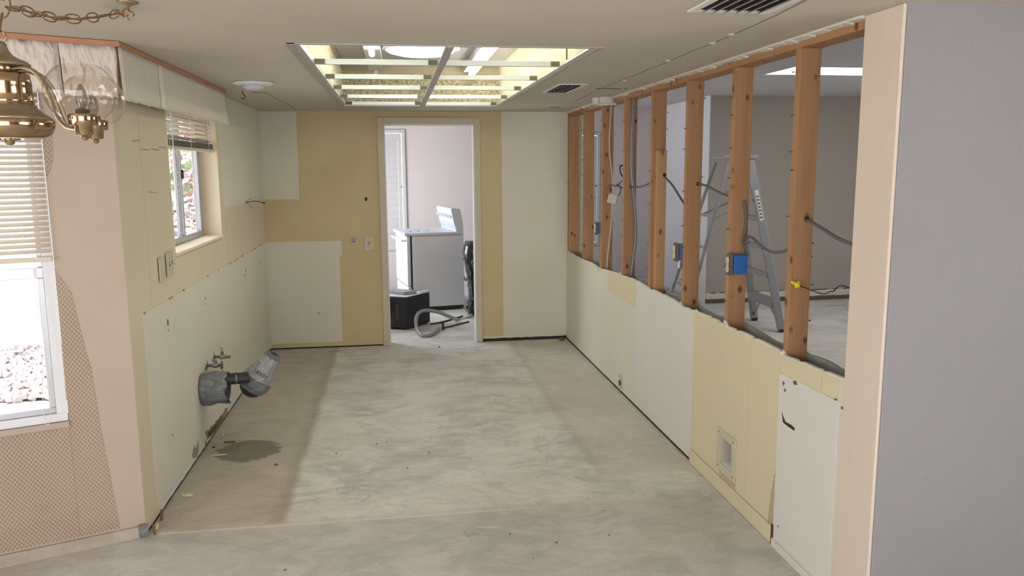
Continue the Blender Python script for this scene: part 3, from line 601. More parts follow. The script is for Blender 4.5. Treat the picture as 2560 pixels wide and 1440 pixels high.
MB().box(fxp-.014, fxp-.012, WY0+.055, ym-.012, WZ0+.05, WZ1-.05).build('pane', 'pane', w1); MB().box(fxp+.004, fxp+.006, ym+.034, WY1-.09, WZ0+.05, WZ1-.05).build('pane', 'pane', w1)
MB().box(fxp+.014, fxp+.026, ym+.016, ym+.032, 1.585, 1.64).build('latch', 'black', w1, bevel=.002)
# raised blind
kb = thing('mini_blind', (XL-.03, 4.98, 1.72), 'cream mini blind raised to the top of the kitchen window', 'blind')
zb = 1.772
for k in range(7):
    z = zb+.045+k*.026
    MB().obox((XL-.035, 4.985, z), V((0, .565, 0)), V((.011, 0, .008)), V((-.0004, 0, .0006))).build('slat', 'blind', kb)
MB().box(XL-.05, XL-.02, 4.42, 5.55, zb-.004, zb+.03).build('slat_stack', 'blindstack', kb)
MB().box(XL-.052, XL-.018, 4.42, 5.55, zb-.022, zb-.004).build('bottom_rail', 'blind', kb, bevel=.003)
for y in (4.52, 4.98, 5.44): MB().tube([(XL-.019, y, zb-.02), (XL-.019, y, WZ1-.02)], .0016, 5).build('ladder_cord', 'cord', kb)
for y in (5.0, 5.42): MB().tube(spline([(XL-.017, y, zb-.01), (XL-.01, y-.03, zb-.03), (XL-.012, y-.07, zb-.035)], 4), .0016, 5).build('loose_cord', 'cord', kb)
MB().tube([(XL-.005, 4.53, 1.96), (XL-.012, 4.545, 1.45)], .004, 6).build('tilt_wand', 'wand', kb)
# tall bay window
w2 = thing('window_2', bay(.79, BZ0, -.03), 'tall white-framed window in the pinkish bay wall', 'window', kind='structure')
def bb_(n, s0_, s1, z0, z1, o0, o1, mat='whiteframe', par=None, bev=.002):
    c = bay((s0_+s1)/2, (z0+z1)/2, (o0+o1)/2); return MB().obox(c, BD*(s1-s0_)/2, BN*(o1-o0)/2, V((0, 0, (z1-z0)/2))).build(n, mat, par or w2, bevel=bev)
bb_('sill', BS0-.002, BS1, BZ0-.025, BZ0, -.1, .012, 'pink'); 
bb_('frame_side', BS0+.001, BS0+.042, BZ0+.035, BZ1, -.06, -.004); bb_('frame_side', BS1-.042, BS1, BZ0+.035, BZ1, -.06, -.004)
bb_('frame_bottom', BS0+.001, BS1, BZ0, BZ0+.035, -.06, -.004); bb_('frame_top', BS0+.001, BS1, BZ1-.04, BZ1, -.06, -.004)
bb_('meeting_rail', BS0+.042, BS1-.042, 1.20, 1.245, -.055, -.02, 'frame')
bb_('sash_stile', BS0+.042, BS0+.066, BZ0+.06, 1.20, -.05, -.022, 'frame'); bb_('sash_bottom', BS0+.042, BS1-.042, BZ0+.035, BZ0+.06, -.05, -.022, 'frame')
bb_('sash_stile', BS0+.042, BS0+.06, 1.245, BZ1-.04, -.056, -.03, 'frame')
bb_('pane', BS0+.066, BS1-.042, BZ0+.06, 1.20, -.038, -.036, 'pane', bev=0); bb_('pane', BS0+.06, BS1-.042, 1.245, BZ1-.04, -.046, -.044, 'pane', bev=0)
bl = thing('mini_blind', bay(.79, 1.27, .02), 'cream mini blind lowered halfway over the tall bay window', 'blind')
zz = [1.315+k*.0222 for k in range(30)]
proto = None
for z in zz:
    c = bay(.79, z, .016)
    if proto is None: proto = MB().obox(c, BD*.522, (BN*.0105+V((0, 0, -.0072))), (BN*.0003+V((0, 0, .0005)))).build('slat', 'blind', bl, origin=c)
    else: copy_to(proto, c, bl)
bb_('bottom_rail', .268, 1.312, 1.272, 1.292, .005, .028, 'blind', bl); bb_('head_rail', .268, 1.312, 1.985, 2.01, .003, .03, 'blind', bl)
for s_ in (.36, .80, 1.2): MB().tube([bay(s_, 1.28, .029), bay(s_, 1.99, .029)], .0012, 5).build('ladder_cord', 'cord', bl)
p1, p2 = Bay(102, 860, .03), Bay(122, 1062, .03)
MB().tube(spline([bay(p1[0], 1.28, .032), bay(p1[0]-.002, .95, .032), bay(p2[0]+.014, .66, .034), bay(p2[0]+.004, p2[1], .034), bay(p2[0]-.012, .66, .034), bay(p1[0]-.012, .95, .032), bay(p1[0]-.004, 1.28, .032)], 6), .0013, 5).build('pull_cord', 'cord', bl)
# padded valance running round the corner below the ceiling
va = thing('window_valance', (-1.06, 3.41, 1.92), 'white padded valance boards slit at the corner, under a thin pink wood trim', 'valance')
A0 = V((-1.06, 3.41, 0)); AD = V((-.885, -.465, 0)).normalized(); AN = V((.465, -.885, 0)).normalized()
def vb(f, ext, u0t, u1t, u0b, u1b, z0, z1, mat, wav):
    n, k = 22, 8; b = MB(); vs = []; fs = []
    for j in range(k+1):
        t = j/k; a, c = u0b+(u0t-u0b)*t, u1b+(u1t-u1b)*t
        for i in range(n+1):
            u = a+(c-a)*i/n; z = z0+(z1-z0)*t+(random.uniform(-.004, .004) if j == 0 else 0)
            vs.append(f(u, z)+ext*(wav*math.sin(u*70+z*20)*math.sin(z*60+u*10)))
    for j in range(k):
        for i in range(n): q = j*(n+1)+i; fs.append((q, q+1, q+n+2, q+n+1))
    ob = b.add(vs, fs).build('board', mat, va, smooth=True)
    md = ob.modifiers.new('s', 'SOLIDIFY'); md.thickness = .014; md.offset = 0; return ob
fb = lambda u, z: A0+AD*u+V((0, 0, z)); fl = lambda u, z: V((-1.06, u, z))
vb(fb, AN, .006, .205, .012, .197, 1.925, 2.118, 'quilt', .0035); vb(fb, AN, .207, .9, .203, .9, 1.93, 2.118, 'quilt', .0035)
vb(fl, V((1, 0, 0)), 3.415, 3.935, 3.44, 3.93, 1.920, 2.118, 'fibre', .001); vb(fl, V((1, 0, 0)), 3.937, 5.40, 3.955, 5.53, 1.922, 2.118, 'fibre', .001)
MB().box(-1.075, -1.05, 3.40, 5.41, 2.118, 2.138).build('trim_strip', 'trimwood', va)
MB().obox(fb(.45, 2.128)+AN*0, AD*.455, AN*.012, V((0, 0, .010))).build('trim_strip', 'trimwood', va)
MB().box(-1.075, -1.062, 3.40, 5.4, 1.935, 2.118).build('backing', 'brown', va)
MB().obox(fb(.45, 2.02)-AN*.012, AD*.45, AN*.003, V((0, 0, .085))).build('backing', 'brown', va)
# shutters on the far wall
def shutter(x0, x1, z0, z1, n, label):
    t = thing('window_shutter', ((x0+x1)/2, YF-.02, z0), label, 'shutter', 'louvred shutters on the far wall')
    MB().box(x0, x0+.045, YF-.03, YF+.03, z0, z1).build('frame_side', 'shutter', t, bevel=.003); MB().box(x1-.045, x1, YF-.03, YF+.03, z0, z1).build('frame_side', 'shutter', t, bevel=.003)
    MB().box(x0+.045, x1-.045, YF-.03, YF+.03, z1-.045, z1).build('frame_top', 'shutter', t, bevel=.003); MB().box(x0+.045, x1-.045, YF-.03, YF+.03, z0, z0+.045).build('frame_bottom', 'shutter', t, bevel=.003)
    a, c = x0+.052, x1-.052
    MB().box(a, a+.05, YF-.02, YF+.012, z0+.05, z1-.05).build('stile', 'shutter', t); MB().box(c-.05, c, YF-.02, YF+.012, z0+.05, z1-.05).build('stile', 'shutter', t)
    MB().box(a+.05, c-.05, YF-.02, YF+.012, z1-.14, z1-.05).build('top_rail', 'shutter', t); MB().box(a+.05, c-.05, YF-.02, YF+.012, z0+.05, z0+.14).build('bottom_rail', 'shutter', t)
    h = (z1-z0-.28)/n; pr = None
    for k in range(n):
        o = V(((a+c)/2, YF-.004, z0+.14+h*(k+.5)))
        if pr is None: pr = MB().obox(o, V(((c-a)/2-.051, 0, 0)), V((0, .012, h*.54)), V((0, .004, -.0009))).build('louver', 'shutter', t, origin=o)
        else: copy_to(pr, o, t)
    MB().lathe([(.012, 0), (.010, .012), (.002, .016)], (x1-.06, YF-.03, (z0+z1)/2+.05), (0, -1, 0), 10).build('knob', 'steel', t)
shutter(-.78, .155, .505, 2.15, 14, 'white louvred shutter seen through the doorway beside the stove')
shutter(1.97, 2.90, .515, 2.115, 14, 'white louvred shutter glimpsed between the farthest studs')
# ================================================================== CEILING FITTINGS
def vent(x0, x1, y0, y1, n, label):
    t = thing('ceiling_vent', ((x0+x1)/2, (y0+y1)/2, ZC-.012), label, 'vent', 'louvred vents in the kitchen ceiling')
    e = .028
    MB().box(x0, x1, y0, y0+e, ZC-.006, ZC).build('frame_bar', 'white', t, bevel=.002); MB().box(x0, x1, y1-e, y1, ZC-.006, ZC).build('frame_bar', 'white', t, bevel=.002)
    MB().box(x0, x0+e, y0+e, y1-e, ZC-.006, ZC).build('frame_bar', 'white', t, bevel=.002); MB().box(x1-e, x1, y0+e, y1-e, ZC-.006, ZC).build('frame_bar', 'white', t, bevel=.002)
    MB().box(x0+e, x1-e, y0+e, y1-e, ZC-.0015, ZC-.0005).build('dark_throat', 'dark', t)
    for k in range(n):
        x = x0+e+(x1-x0-2*e)*(k+.5)/n
        MB().obox((x, (y0+y1)/2, ZC-.008), V((0, (y1-y0)/2-e, 0)), V((.008, 0, .006)), V((-.0006, 0, .0008))).build('blade', 'gridgrey', t)
vent(.955, 1.235, 2.20, 2.572, 6, 'large louvred vent in the ceiling near the column')
vent(1.0, 1.19, 4.86, 5.44, 5, 'small louvred vent in the ceiling beside the light box')
rl = thing('ceiling_light', (-.80, 4.93, ZC-.05), 'round white dish light on the ceiling near the valance', 'light')
MB().lathe([(.03, 0), (.115, -.001), (.118, -.006), (.10, -.014), (.055, -.018)], (-.80, 4.93, ZC), n=32).build('dish', 'white', rl, smooth=True)
MB().lathe([(.062, -.016), (.058, -.03), (.04, -.042), (.001, -.047)], (-.80, 4.93, ZC), n=28).build('bowl', 'enamel', rl, smooth=True)
p = Ce(606, 226)
MB().tube(spline([p, p+V((0, 0, -.018)), p+V((.012, 0, -.032)), p+V((.012, 0, -.045)), p+V((0, 0, -.052)), p+V((-.012, 0, -.045))], 5), .0028, 7).build('ceiling_hook', 'rust')
tag(bpy.data.objects['ceiling_hook'], 'small dark hook screwed in the ceiling beside the round light', 'hook')
def slot(px0, px1, py, d=.008):
    a, c = Ce(px0, py), Ce(px1, py); MB().box(min(a.x, c.x), max(a.x, c.x), a.y-d, a.y+d, ZC-.0012, ZC).build('bare_slot', 'rust', ceiling)
slot(629, 666, 231, .012); slot(1490, 1553, 221, .016); slot(1561, 1567, 221, .016); slot(1373, 1400, 268, .02)
def seam(pts, wd=.003, mat='clip'):
    for a, c in zip(pts, pts[1:]): MB().bar(a, c, wd, .0016, (c-a).cross(V((0, 0, 1)))).build('plaster_crack', mat, ceiling)
sp_ = [Ce(*p)+V((0, 0, -.0005)) for p in ((2030, -8), (1940, 38), (1870, 70), (1800, 100), (1740, 124), (1660, 158), (1580, 190), (1500, 222), (1460, 242), (1425, 258))]
seam(sp_, .0035)
seam([Ce(*p)+V((0, 0, -.0005)) for p in ((668, 233), (690, 246), (712, 256), (741, 274))], .004)
for px, py in ((1826, 84), (1668, 150), (1780, 106), (1560, 200)):
    p = Ce(px, py); MB().prism([p+V((-.012, -.02, -.001)), p+V((.01, -.015, -.001)), p+V((.014, .02, -.001)), p+V((-.006, .012, -.001))], (0, 0, -.006)).build('plaster_flake', 'gypsum', ceiling)
# square paper patch and old plaster ring by the studs
p = Ce(1511, 245); rg = thing('ceiling_box_ring', (p.x, p.y, ZC-.045), 'chipped white plaster ring hanging at the ceiling edge above the studs', 'ceiling ring')
MB().lathe([(.092, 0), (.088, -.038), (.094, -.042), (.094, -.048), (.080, -.048), (.080, 0)], (p.x, p.y, ZC), n=28, cap=False).build('ring', 'gypsum', rg, smooth=2)
MB().lathe([(.079, -.004), (.079, -.006)], (p.x, p.y, ZC), n=24).build('inner_plate', 'clip', rg)
MB().box(p.x-.088, p.x-.066, p.y-.082, p.y-.05, ZC-.047, ZC-.002).build('tab', 'whitewall', rg)
# ================================================================== CHANDELIER
CD = 2.05; ax = depth(12, 230, CD); mpp = CD/F
def zc(py): return depth(12, py, CD).z
ch = thing('chandelier', (ax.x, ax.y, zc(360)), 'aged brass chandelier with clear glass globes hanging at the upper left', 'chandelier')
def prof(l): return [(r*mpp, zc(y)-ax.z) for r, y in l]
MB().lathe(prof([(8, 106), (14, 112), (15, 121), (19, 130), (26, 140), (40, 148), (55, 155), (63, 162), (62, 166), (40, 168)]), ax, n=40).build('cap', 'pewter', ch, smooth=True)
MB().lathe(prof([(36, 166), (34, 172), (36, 186)]), ax, n=32).build('neck', 'brass', ch, smooth=True)
MB().lathe(prof([(50, 183), (58, 187), (59, 200), (61, 214), (60, 216), (62, 250), (64, 262)]), ax, n=40).build('body', 'brass', ch, smooth=True)
MB().lathe(prof([(63, 260), (68, 268), (78, 279), (94, 290), (103, 299)]), ax, n=40).build('shoulder', 'pewter', ch, smooth=True)
MB().lathe(prof([(103, 298), (105, 304), (104, 318), (97, 334), (84, 345), (60, 347), (20, 347)]), ax, n=40).build('bowl', 'brass', ch, smooth=True)
MB().lathe(prof([(24, 346), (24, 350), (10, 352), (12, 358), (6, 362), (1, 363)]), ax, n=20).build('finial', 'brass', ch, smooth=True)
rc = V((ax.x, ax.y, zc(95)))
MB().tube([rc+V((math.cos(t)*15*mpp, 0, math.sin(t)*15*mpp)) for t in [2*math.pi*i/22 for i in range(22)]], 2.4*mpp, 7, True).build('hanging_ring', 'brass', ch, smooth=True)
RA = .233
for k in range(5):
    ph = math.radians(-14+72*k)-YAW
    d = V((math.cos(ph), math.sin(ph), 0)); o = V((ax.x, ax.y, 0))
    arm = [o+d*(r*RA)+V((0, 0, zc(y))) for r, y in ((.12, 176), (.26, 173), (.42, 184), (.53, 214), (.60, 255), (.66, 296), (.78, 322), (.97, 329))]
    am = MB().tube(spline(arm, 6), .0062, 10).build('arm', 'pewter', ch, smooth=True)
    c = o+d*RA; zr_ = lambda y: zc(y)
    pr = lambda l: [(r*mpp, zc(y)-zc(318)) for r, y in l]
    c3 = V((c.x, c.y, zc(318)))
    ho = MB().lathe(pr([(3, 354), (8, 351), (8, 342), (20, 340), (21, 318), (33, 316), (34, 292), (30, 289), (10, 289)][::-1]), c3, n=28).build('holder', 'brass', am, smooth=2)
    MB().lathe(pr([(16, 292), (15, 278), (4, 278)][::-1]), c3, n=18).build('socket', 'dark', am)
    rg_ = 82; cyg = 238
    pts = []
    for i in range(19):
        a = math.radians(-52+(52+58)*i/18); pts.append((rg_*math.cos(a), cyg-rg_*.93*math.sin(a)))
    gl = MB().lathe(pr(pts), c3, n=40, cap=False).build('globe', 'globe', am, smooth=True)
    MB().lathe(pr([(7, 278), (13, 262), (14, 250), (10, 232), (4, 220), (1, 216)]), c3, n=16, cap=False).build('bulb', 'bulb', am, smooth=True)
# chain: up from the ring, and the swag across to the ceiling hook
hk = Ce(318, 4); sw = thing('swag_chain', (hk.x, hk.y, 2.05), 'bronze swag chain looping from the chandelier to a ceiling hook', 'chain')
def link(c, d, roll):
    d = d.normalized(); s_ = d.cross(V((0, 0, 1))); s_ = V((1, 0, 0)) if s_.length < .1 else s_.normalized(); t = d.cross(s_)
    q = s_*math.cos(roll)+t*math.sin(roll); L_, W_ = .0315, .0135
    MB().tube([c+d*(L_*math.copysign(abs(math.cos(a))**.8, math.cos(a)))+q*(W_*math.sin(a)) for a in [2*math.pi*i/20 for i in range(20)]], .0021, 7, True).build('link', 'bronze', sw, smooth=True)
J = depth(10, 16, CD)
e = hk+V((.002, 0, -.03))
path = spline([e, depth(270, 38, 2.48), depth(200, 47, 2.36), depth(130, 43, 2.25), depth(62, 27, 2.13), J], 30)
def walk(path, step, f):
    acc = step*.5; k = 0
    for a, c in zip(path, path[1:]):
        L_ = (c-a).length; t = 0
        while acc <= L_: f(a+(c-a)*(acc/L_), c-a, k); k += 1; acc += step
        acc -= L_
walk(path, .049, lambda p_, d_, k: link(p_, d_, (.25 if k % 2 else 1.75)))
walk([rc+V((0, 0, .012)), J, V((J.x, J.y, ZC))], .049, lambda p_, d_, k: link(p_, d_, (.6 if k % 2 else 2.1)))
MB().lathe([(.03, 0), (.03, -.004), (.014, -.010), (.006, -.014), (.005, -.028)], hk, n=20).build('hook_plate', 'pewter', sw, smooth=True)
MB().tube([hk+V((.004+math.cos(a)*.012, 0, -.040+math.sin(a)*.012)) for a in [2*math.pi*i/18 for i in range(18)]], .0024, 7, True).build('hook_ring', 'brass', sw, smooth=True)
MB().tube(path, .0026, 6).build('lamp_cord', 'bronze', sw)
# ================================================================== WALL ITEMS
def plate(name, c, a, n, w_, h_, toggles, label, cat='switch plate', mat='ivory', down=False):
    """c centre on wall, a along-wall unit vector, n outward normal"""
    t = thing(name, c-V((0, 0, h_/2)), label, cat); a, n = V(a), V(n)
    MB().obox(c+n*.004, a*w_/2, n*.004, V((0, 0, h_/2))).build('plate', mat, t, bevel=.002)
    for k in toggles:
        q = c+a*k
        MB().obox(q+n*.0085, a*.006, n*.001, V((0, 0, .013))).build('slot', 'clip', t)
        MB().obox(q+n*.014+V((0, 0, -.004 if down else .002)), a*.004, n*.008+V((0, 0, -.006)), V((0, 0, .004))).build('toggle', mat, t, bevel=.001)
        for s_ in (-.03, .03): MB().lathe([(.003, 0), (.003, .0012)], q+n*.008+V((0, 0, s_)), n, 8).build('screw', 'steel', t)
    return t
p = Lw(400, 673)+V((.004, 0, 0)); plate('blank_plate', p, (0, 1, 0), (1, 0, 0), .075, .118, [], 'blank ivory wall plate left of the double switch')
p = Lw(421, 659)+V((.004, 0, 0)); plate('double_switch', p, (0, 1, 0), (1, 0, 0), .116, .118, [-.023, .023], 'ivory double light switch on the left wall under the window')
p = Bw(923, 609)+V((0, -.001, 0)); plate('light_switch', p, (1, 0, 0), (0, -1, 0), .09, .134, [0], 'single beige light switch beside the doorway', mat='casing', down=True)
p = Bw(884, 600); t = thing('wall_jack', p-V((0, 0, .018)), 'tiny bluish grey wall jack left of the light switch', 'jack')
MB().box(p.x-.016, p.x+.016, p.y-.006, p.y, p.z-.020, p.z+.020).build('body', 'conduit', t, bevel=.002); MB().box(p.x-.004, p.x+.006, p.y-.008, p.y-.006, p.z-.014, p.z-.006).build('port', 'dark', t)
p = Lw(610, 580); t = thing('painted_plate', p-V((0, 0, .06)), 'painted-over narrow plate on the yellow band of the left wall', 'wall plate')
MB().box(p.x, p.x+.005, p.y-.035, p.y+.035, p.z-.06, p.z+.06).build('plate', 'lcream', t, bevel=.002); MB().box(p.x+.005, p.x+.0058, p.y-.008, p.y+.008, p.z-.02, p.z+.02).build('slot', 'ivory', t)
# nails in the left wall
for i, (px, py) in enumerate(((330, 353), (352, 373), (378, 373), (397, 368), (371, 480))):
    p = Lw(px, py); o = MB().tube([p, p+V((.035, .006, -.004 if i else .006))], .0022, 6).build('wall_nail', 'steel')
    tag(o, ['highest nail left in the yellow wall under the valance', 'nail in the yellow wall, leftmost of three in a row', 'nail in the yellow wall, middle of three in a row', 'nail in the yellow wall, nearest the window blind', 'tiny low nail in the yellow wall left of the window'][i], 'nail', 'nails in the left wall')
# loose wire stub from the left wall
p = Lw(612, 507); t = thing('wire_stub', p, 'dark electrical wire stub poking out of the left wall', 'wire')
MB().tube(spline([p, p+V((.05, .02, .01)), p+V((.10, .03, .008)), p+V((.135, .04, -.004))], 5), .0032, 6).build('wire', 'blackcable', t)
MB().tube(spline([p, p+V((.03, .03, .025)), p+V((.05, .03, .03))], 4), .002, 6).build('wire', 'steel', t); MB().tube(spline([p+V((.02, 0, 0)), p+V((.04, .01, -.025)), p+V((.05, .01, -.05))], 4), .0018, 6).build('wire', 'cable', t)
MB().tube([p+V((.128, .038, -.002)), p+V((.145, .043, -.008))], .006, 8).build('wire_nut', 'black', t)
# shut-off valves
def valve(px, py, label, handle):
    p = Lw(px, py); t = thing('shutoff_valve', p-V((0, 0, .03)), label, 'valve', 'water valves over the drain')
    MB().lathe([(.034, 0), (.033, .006), (.020, .012), (.012, .013)], p, (1, 0, 0), 20).build('escutcheon', 'chrome', t, smooth=True)
    MB().tube([p, p+V((.05, 0, 0))], .009, 10).build('stem', 'steel', t); MB().tube([p+V((.045, 0, 0)), p+V((.075, 0, 0))], .015, 12).build('valve_body', 'chrome', t)
    MB().tube([p+V((.06, 0, 0)), p+V((.06, 0, .035))], .008, 10).build('outlet', 'chrome', t)
    if handle: MB().lathe([(.006, .075), (.007, .088), (.024, .090), (.024, .098), (.004, .100)], p, (1, 0, 0), 16).build('handle', 'steel', t, smooth=2)
    else: MB().tube([p+V((.075, 0, 0)), p+V((.105, 0, 0))], .011, 10).build('handle', 'chrome', t); MB().tube([p+V((.06, 0, .03)), p+V((.06, 0, .06))], .0045, 8).build('supply_tube', 'trimwood', t)
valve(514, 915, 'lower tarnished shut-off valve with round handle over the taped drain', True)
valve(532, 893, 'upper chrome shut-off valve with short copper tail over the drain', False)
o = MB().box(XL+.0045, XL+.010, 5.30, 5.375, .30, .50).build('pale_tube', 'sill'); tag(o, 'pale strip of wood against the wall behind the valves', 'strip')
# taped drain pipe
Q = Lw(503, 972); dr = thing('drain_pipe', Q-V((0, 0, .1)), 'black drain pipe wrapped in grey duct tape, ending in a taped cup', 'drain pipe')
b = MB(); n = 22; rows = []
for j in range(9):
    x = .150*j/8; vs = []
    for i in range(n):
        a = 2*math.pi*i/n; r_ = .098*(1+.05*math.sin(3*a+j*.7)+.03*math.sin(7*a+j))*(1-.10*abs(j-3)/8)
        xx = x+(random.uniform(-.012, .016) if j == 8 else 0); vs.append(Q+V((xx, r_*math.cos(a)*.92, r_*math.sin(a))))
    rows += vs
fs = [(j*n+i, j*n+(i+1) % n, (j+1)*n+(i+1) % n, (j+1)*n+i) for j in range(8) for i in range(n)]
ob = b.add(rows, fs).build('taped_sleeve', 'tape', dr, smooth=True); md = ob.modifiers.new('s', 'SOLIDIFY'); md.thickness = .004
MB().lathe([(.078, .11), (.07, .155), (.03, .16)], Q, (1, 0, 0), 20).build('inner_pipe', 'abs', dr, smooth=2)
A_ = Q+V((.12, 0, .05)); MB().tube([A_, A_+V((.15, .02, .0))], .034, 18).build('pipe', 'abs', dr); MB().tube([A_+V((.075, .008, .003)), A_+V((.085, .01, .003))], .037, 18).build('pipe_collar', 'steel', dr)
Bc = Bw(633, 962, 4.87); axd = V((.118, .015, .165)).normalized()
vs = []; b = MB(); b.lathe([(.001, -.075), (.035, -.070), (.062, -.050), (.076, -.02), (.078, .02), (.06, .03)], Bc, axd, 26); b.build('trap_bowl', 'abs', dr, smooth=True)
b = MB(); b.lathe([(.080, -.030), (.096, .005), (.094, .045), (.088, .052)], Bc, axd, 9, cap=False); ob = b.build('tape_band', 'tape', dr); md = ob.modifiers.new('s', 'SOLIDIFY'); md.thickness = .004
b = MB(); b.lathe([(.088, .048), (.092, .056), (.086, .062)], Bc, axd, 16); b.build('tape_rim', 'tape2', dr)
b = MB(); b.lathe([(.084, .058), (.073, .11), (.058, .165), (.044, .20)], Bc, axd, 12, cap=False); ob = b.build('taped_cone', 'tape2', dr); md = ob.modifiers.new('s', 'SOLIDIFY'); md.thickness = .003
b = MB(); b.lathe([(.050, .19), (.046, .228)], Bc, axd, 4, cap=False); ob = b.build('taped_mouth', 'tape', dr); md = ob.modifiers.new('s', 'SOLIDIFY'); md.thickness = .003
# stamped mark on the tape
tc = bpy.data.curves.new('mark', 'FONT'); tc.body = '10XX1'; tc.size = .032; tc.extrude = .0004; tc.align_x = 'CENTER'; tc.align_y = 'CENTER'
to = bpy.data.objects.new('mark', tc); COL.objects.link(to); dg = bpy.context.evaluated_depsgraph_get(); me = bpy.data.meshes.new_from_object(to.evaluated_get(dg)); bpy.data.objects.remove(to)
rad = (CAM-Bc); rad = (rad-axd*rad.dot(axd)).normalized(); side = axd.cross(rad)
nrm = (rad+axd*.28).normalized(); upv = -(axd-nrm*axd.dot(nrm)).normalized(); xv = upv.cross(nrm)
cen = Bc+axd*.098+rad*.0785
for v_ in me.vertices:
    c = v_.co.copy(); v_.co = xv*c.x+upv*c.y+nrm*c.z
mk = bpy.data.objects.new('stamped_mark', me); COL.objects.link(mk); me.materials.clear(); me.materials.append(M['ink']); WO[mk] = cen; mk.parent = dr; mk.location = cen-WO[dr]
# knee-wall outlet and animal hatch
p = Rw(1552, 957, KX); t = thing('wall_outlet', p-V((0, 0, .06)), 'single round outlet on a cream plate low on the right wall', 'outlet')
MB().box(KX-.006, KX-.0012, p.y-.036, p.y+.036, p.z-.055, p.z+.06).build('plate', 'ivory', t, bevel=.002)
MB().lathe([(.021, 0), (.020, .006), (.015, .007)], (KX-.006, p.y, p.z), (-1, 0, 0), 20).build('socket', 'black', t); MB().lathe([(.008, .0072), (.007, .009)], (KX-.006, p.y, p.z), (-1, 0, 0), 10).build('socket_centre', 'steel', t)
ht = thing('cat_door', (KX, (PY0+PY1)/2, PZ0-.03), 'small cream framed cat door opening low in the right wall', 'cat door')
e = .042; x0, x1 = KX-.009, KX-.002
MB().box(x0, x1, PY0-e, PY0, PZ0-e, PZ1+e).build('frame_side', 'ivory', ht, bevel=.002); MB().box(x0, x1, PY1, PY1+e, PZ0-e, PZ1+e).build('frame_side', 'ivory', ht, bevel=.002)
MB().box(x0, x1, PY0, PY1, PZ1, PZ1+e).build('frame_top', 'ivory', ht, bevel=.002); MB().box(x0, x1, PY0, PY1, PZ0-e, PZ0).build('frame_bottom', 'ivory', ht, bevel=.002)
MB().box(KX, KX+.112, PY1-.004, PY1, PZ0, PZ1).build('tunnel_side', 'ivory', ht); MB().box(KX, KX+.112, PY0, PY0+.004, PZ0, PZ1).build('tunnel_side', 'ivory', ht)
MB().box(KX, KX+.112, PY0+.004, PY1-.004, PZ0, PZ0+.005).build('tunnel_floor', 'whitewall', ht); MB().box(KX+.075, KX+.08, PY0+.004, PY1-.004, PZ0+.03, PZ1).build('flap', 'stoveside', ht)
for yy_ in (PY0-.02, PY1+.02):
    for z_ in (PZ0-.02, PZ1+.02): MB().lathe([(.005, 0), (.004, .002)], (x0, yy_, z_), (-1, 0, 0), 8).build('screw', 'steel', ht)
# ================================================================== WIRING IN THE STUD WALL
def cable(pts, r, mat, name, label, cat='cable'):
    return tag(MB().tube(spline(pts, 6), r, 8).build(name, mat, smooth=True), label, cat)
XM = KX+.056
def RX(l, X=XM): return [Rw(x, y, X) for x, y in l]
def BY(l, Y): return [Bw(x, y, Y) for x, y in l]
def hole(px, py, Y, par):
    p = Bw(px, py, Y); MB().lathe([(.011, 0), (.011, .001)], (p.x, Y-.0003, p.z), (0, -1, 0), 12).build('drilled_hole', 'dark', par)
for px, py, i in ((1745, 460, 5), (1661, 441, 4), (2017, 548, 7), (1577, 467, 3)):
    if i == 4: hole(px, py-4, SY[i]-.0385, studs[i])
    else: hole(px, py, SY[i], studs[i])
def runs(i, pts, r, label, d0=None):
    """cable leaving the near face of stud i and dipping toward the next"""
    y0 = SY[i]-(.0385 if i == 4 else 0); y1 = SY[i+1]+.038 if i+1 < 8 else 2.60
    n_ = len(pts); P = []
    for k, (x, y) in enumerate(pts):
        Y = y0+(y1-y0)*k/(n_-1); q = Bw(x, y, Y); q.x = min(max(q.x, KX+.02), KX+.095); P.append(V((q.x, Y, q.z)))
    return cable(P, r, 'cable', 'electrical_cable', label)
runs(5, [(1745, 460), (1768, 465), (1795, 480), (1829, 492)], .0065, 'grey cable sagging between the two studs before the stepladder')
runs(4, [(1661, 442), (1680, 462), (1698, 490), (1714, 515)], .0068, 'grey cable slanting steeply down from the doubled stud')
runs(3, [(1577, 468), (1596, 468), (1614, 463), (1629, 454)], .006, 'short grey cable rising beside the vertical conduit')
runs(7, [(2017, 549), (2050, 568), (2095, 596), (2140, 615)], .0075, 'grey cable drooping from the nearest stud toward the column')
cable(BY([(1584, 236), (1581, 300), (1578, 400), (1582, 470), (1589, 540), (1590, 590), (1584, 640), (1577, 694)], SY[3]-.017), .013, 'conduit', 'metal_conduit', 'grey conduit bowing down the face of a stud', 'conduit')
cable(BY([(1529, 258), (1524, 330), (1524, 380), (1531, 450), (1530, 520), (1526, 580), (1520, 630), (1517, 672)], SY[2]-.012), .0055, 'whitecable', 'white_cable', 'thin white cable running down a far stud', 'cable')
cable(BY([(1860, 502), (1864, 530), (1865, 560), (1858, 600), (1862, 620), (1869, 640)], SY[6]-.010), .0075, 'cable', 'electrical_cable', 'dark cable running down the stud into the blue box')
Pn = [V((Bw(x, y, Y).x, Y, Bw(x, y, Y).z)) for x, y, Y in ((1857, 604, SY[6]-.014), (1866, 594, SY[6]-.05), (1880, 594, SY[6]-.12), (1900, 612, SY[6]-.22), (1925, 629, SY[6]-.33), (1950, 630, SY[6]-.45), (1968, 624, SY[6]-.52), (1978, 614, SY[7]+.04))]
cable(Pn, .0062, 'cable', 'electrical_cable', 'cable looping from the blue box stud to the nearest stud')
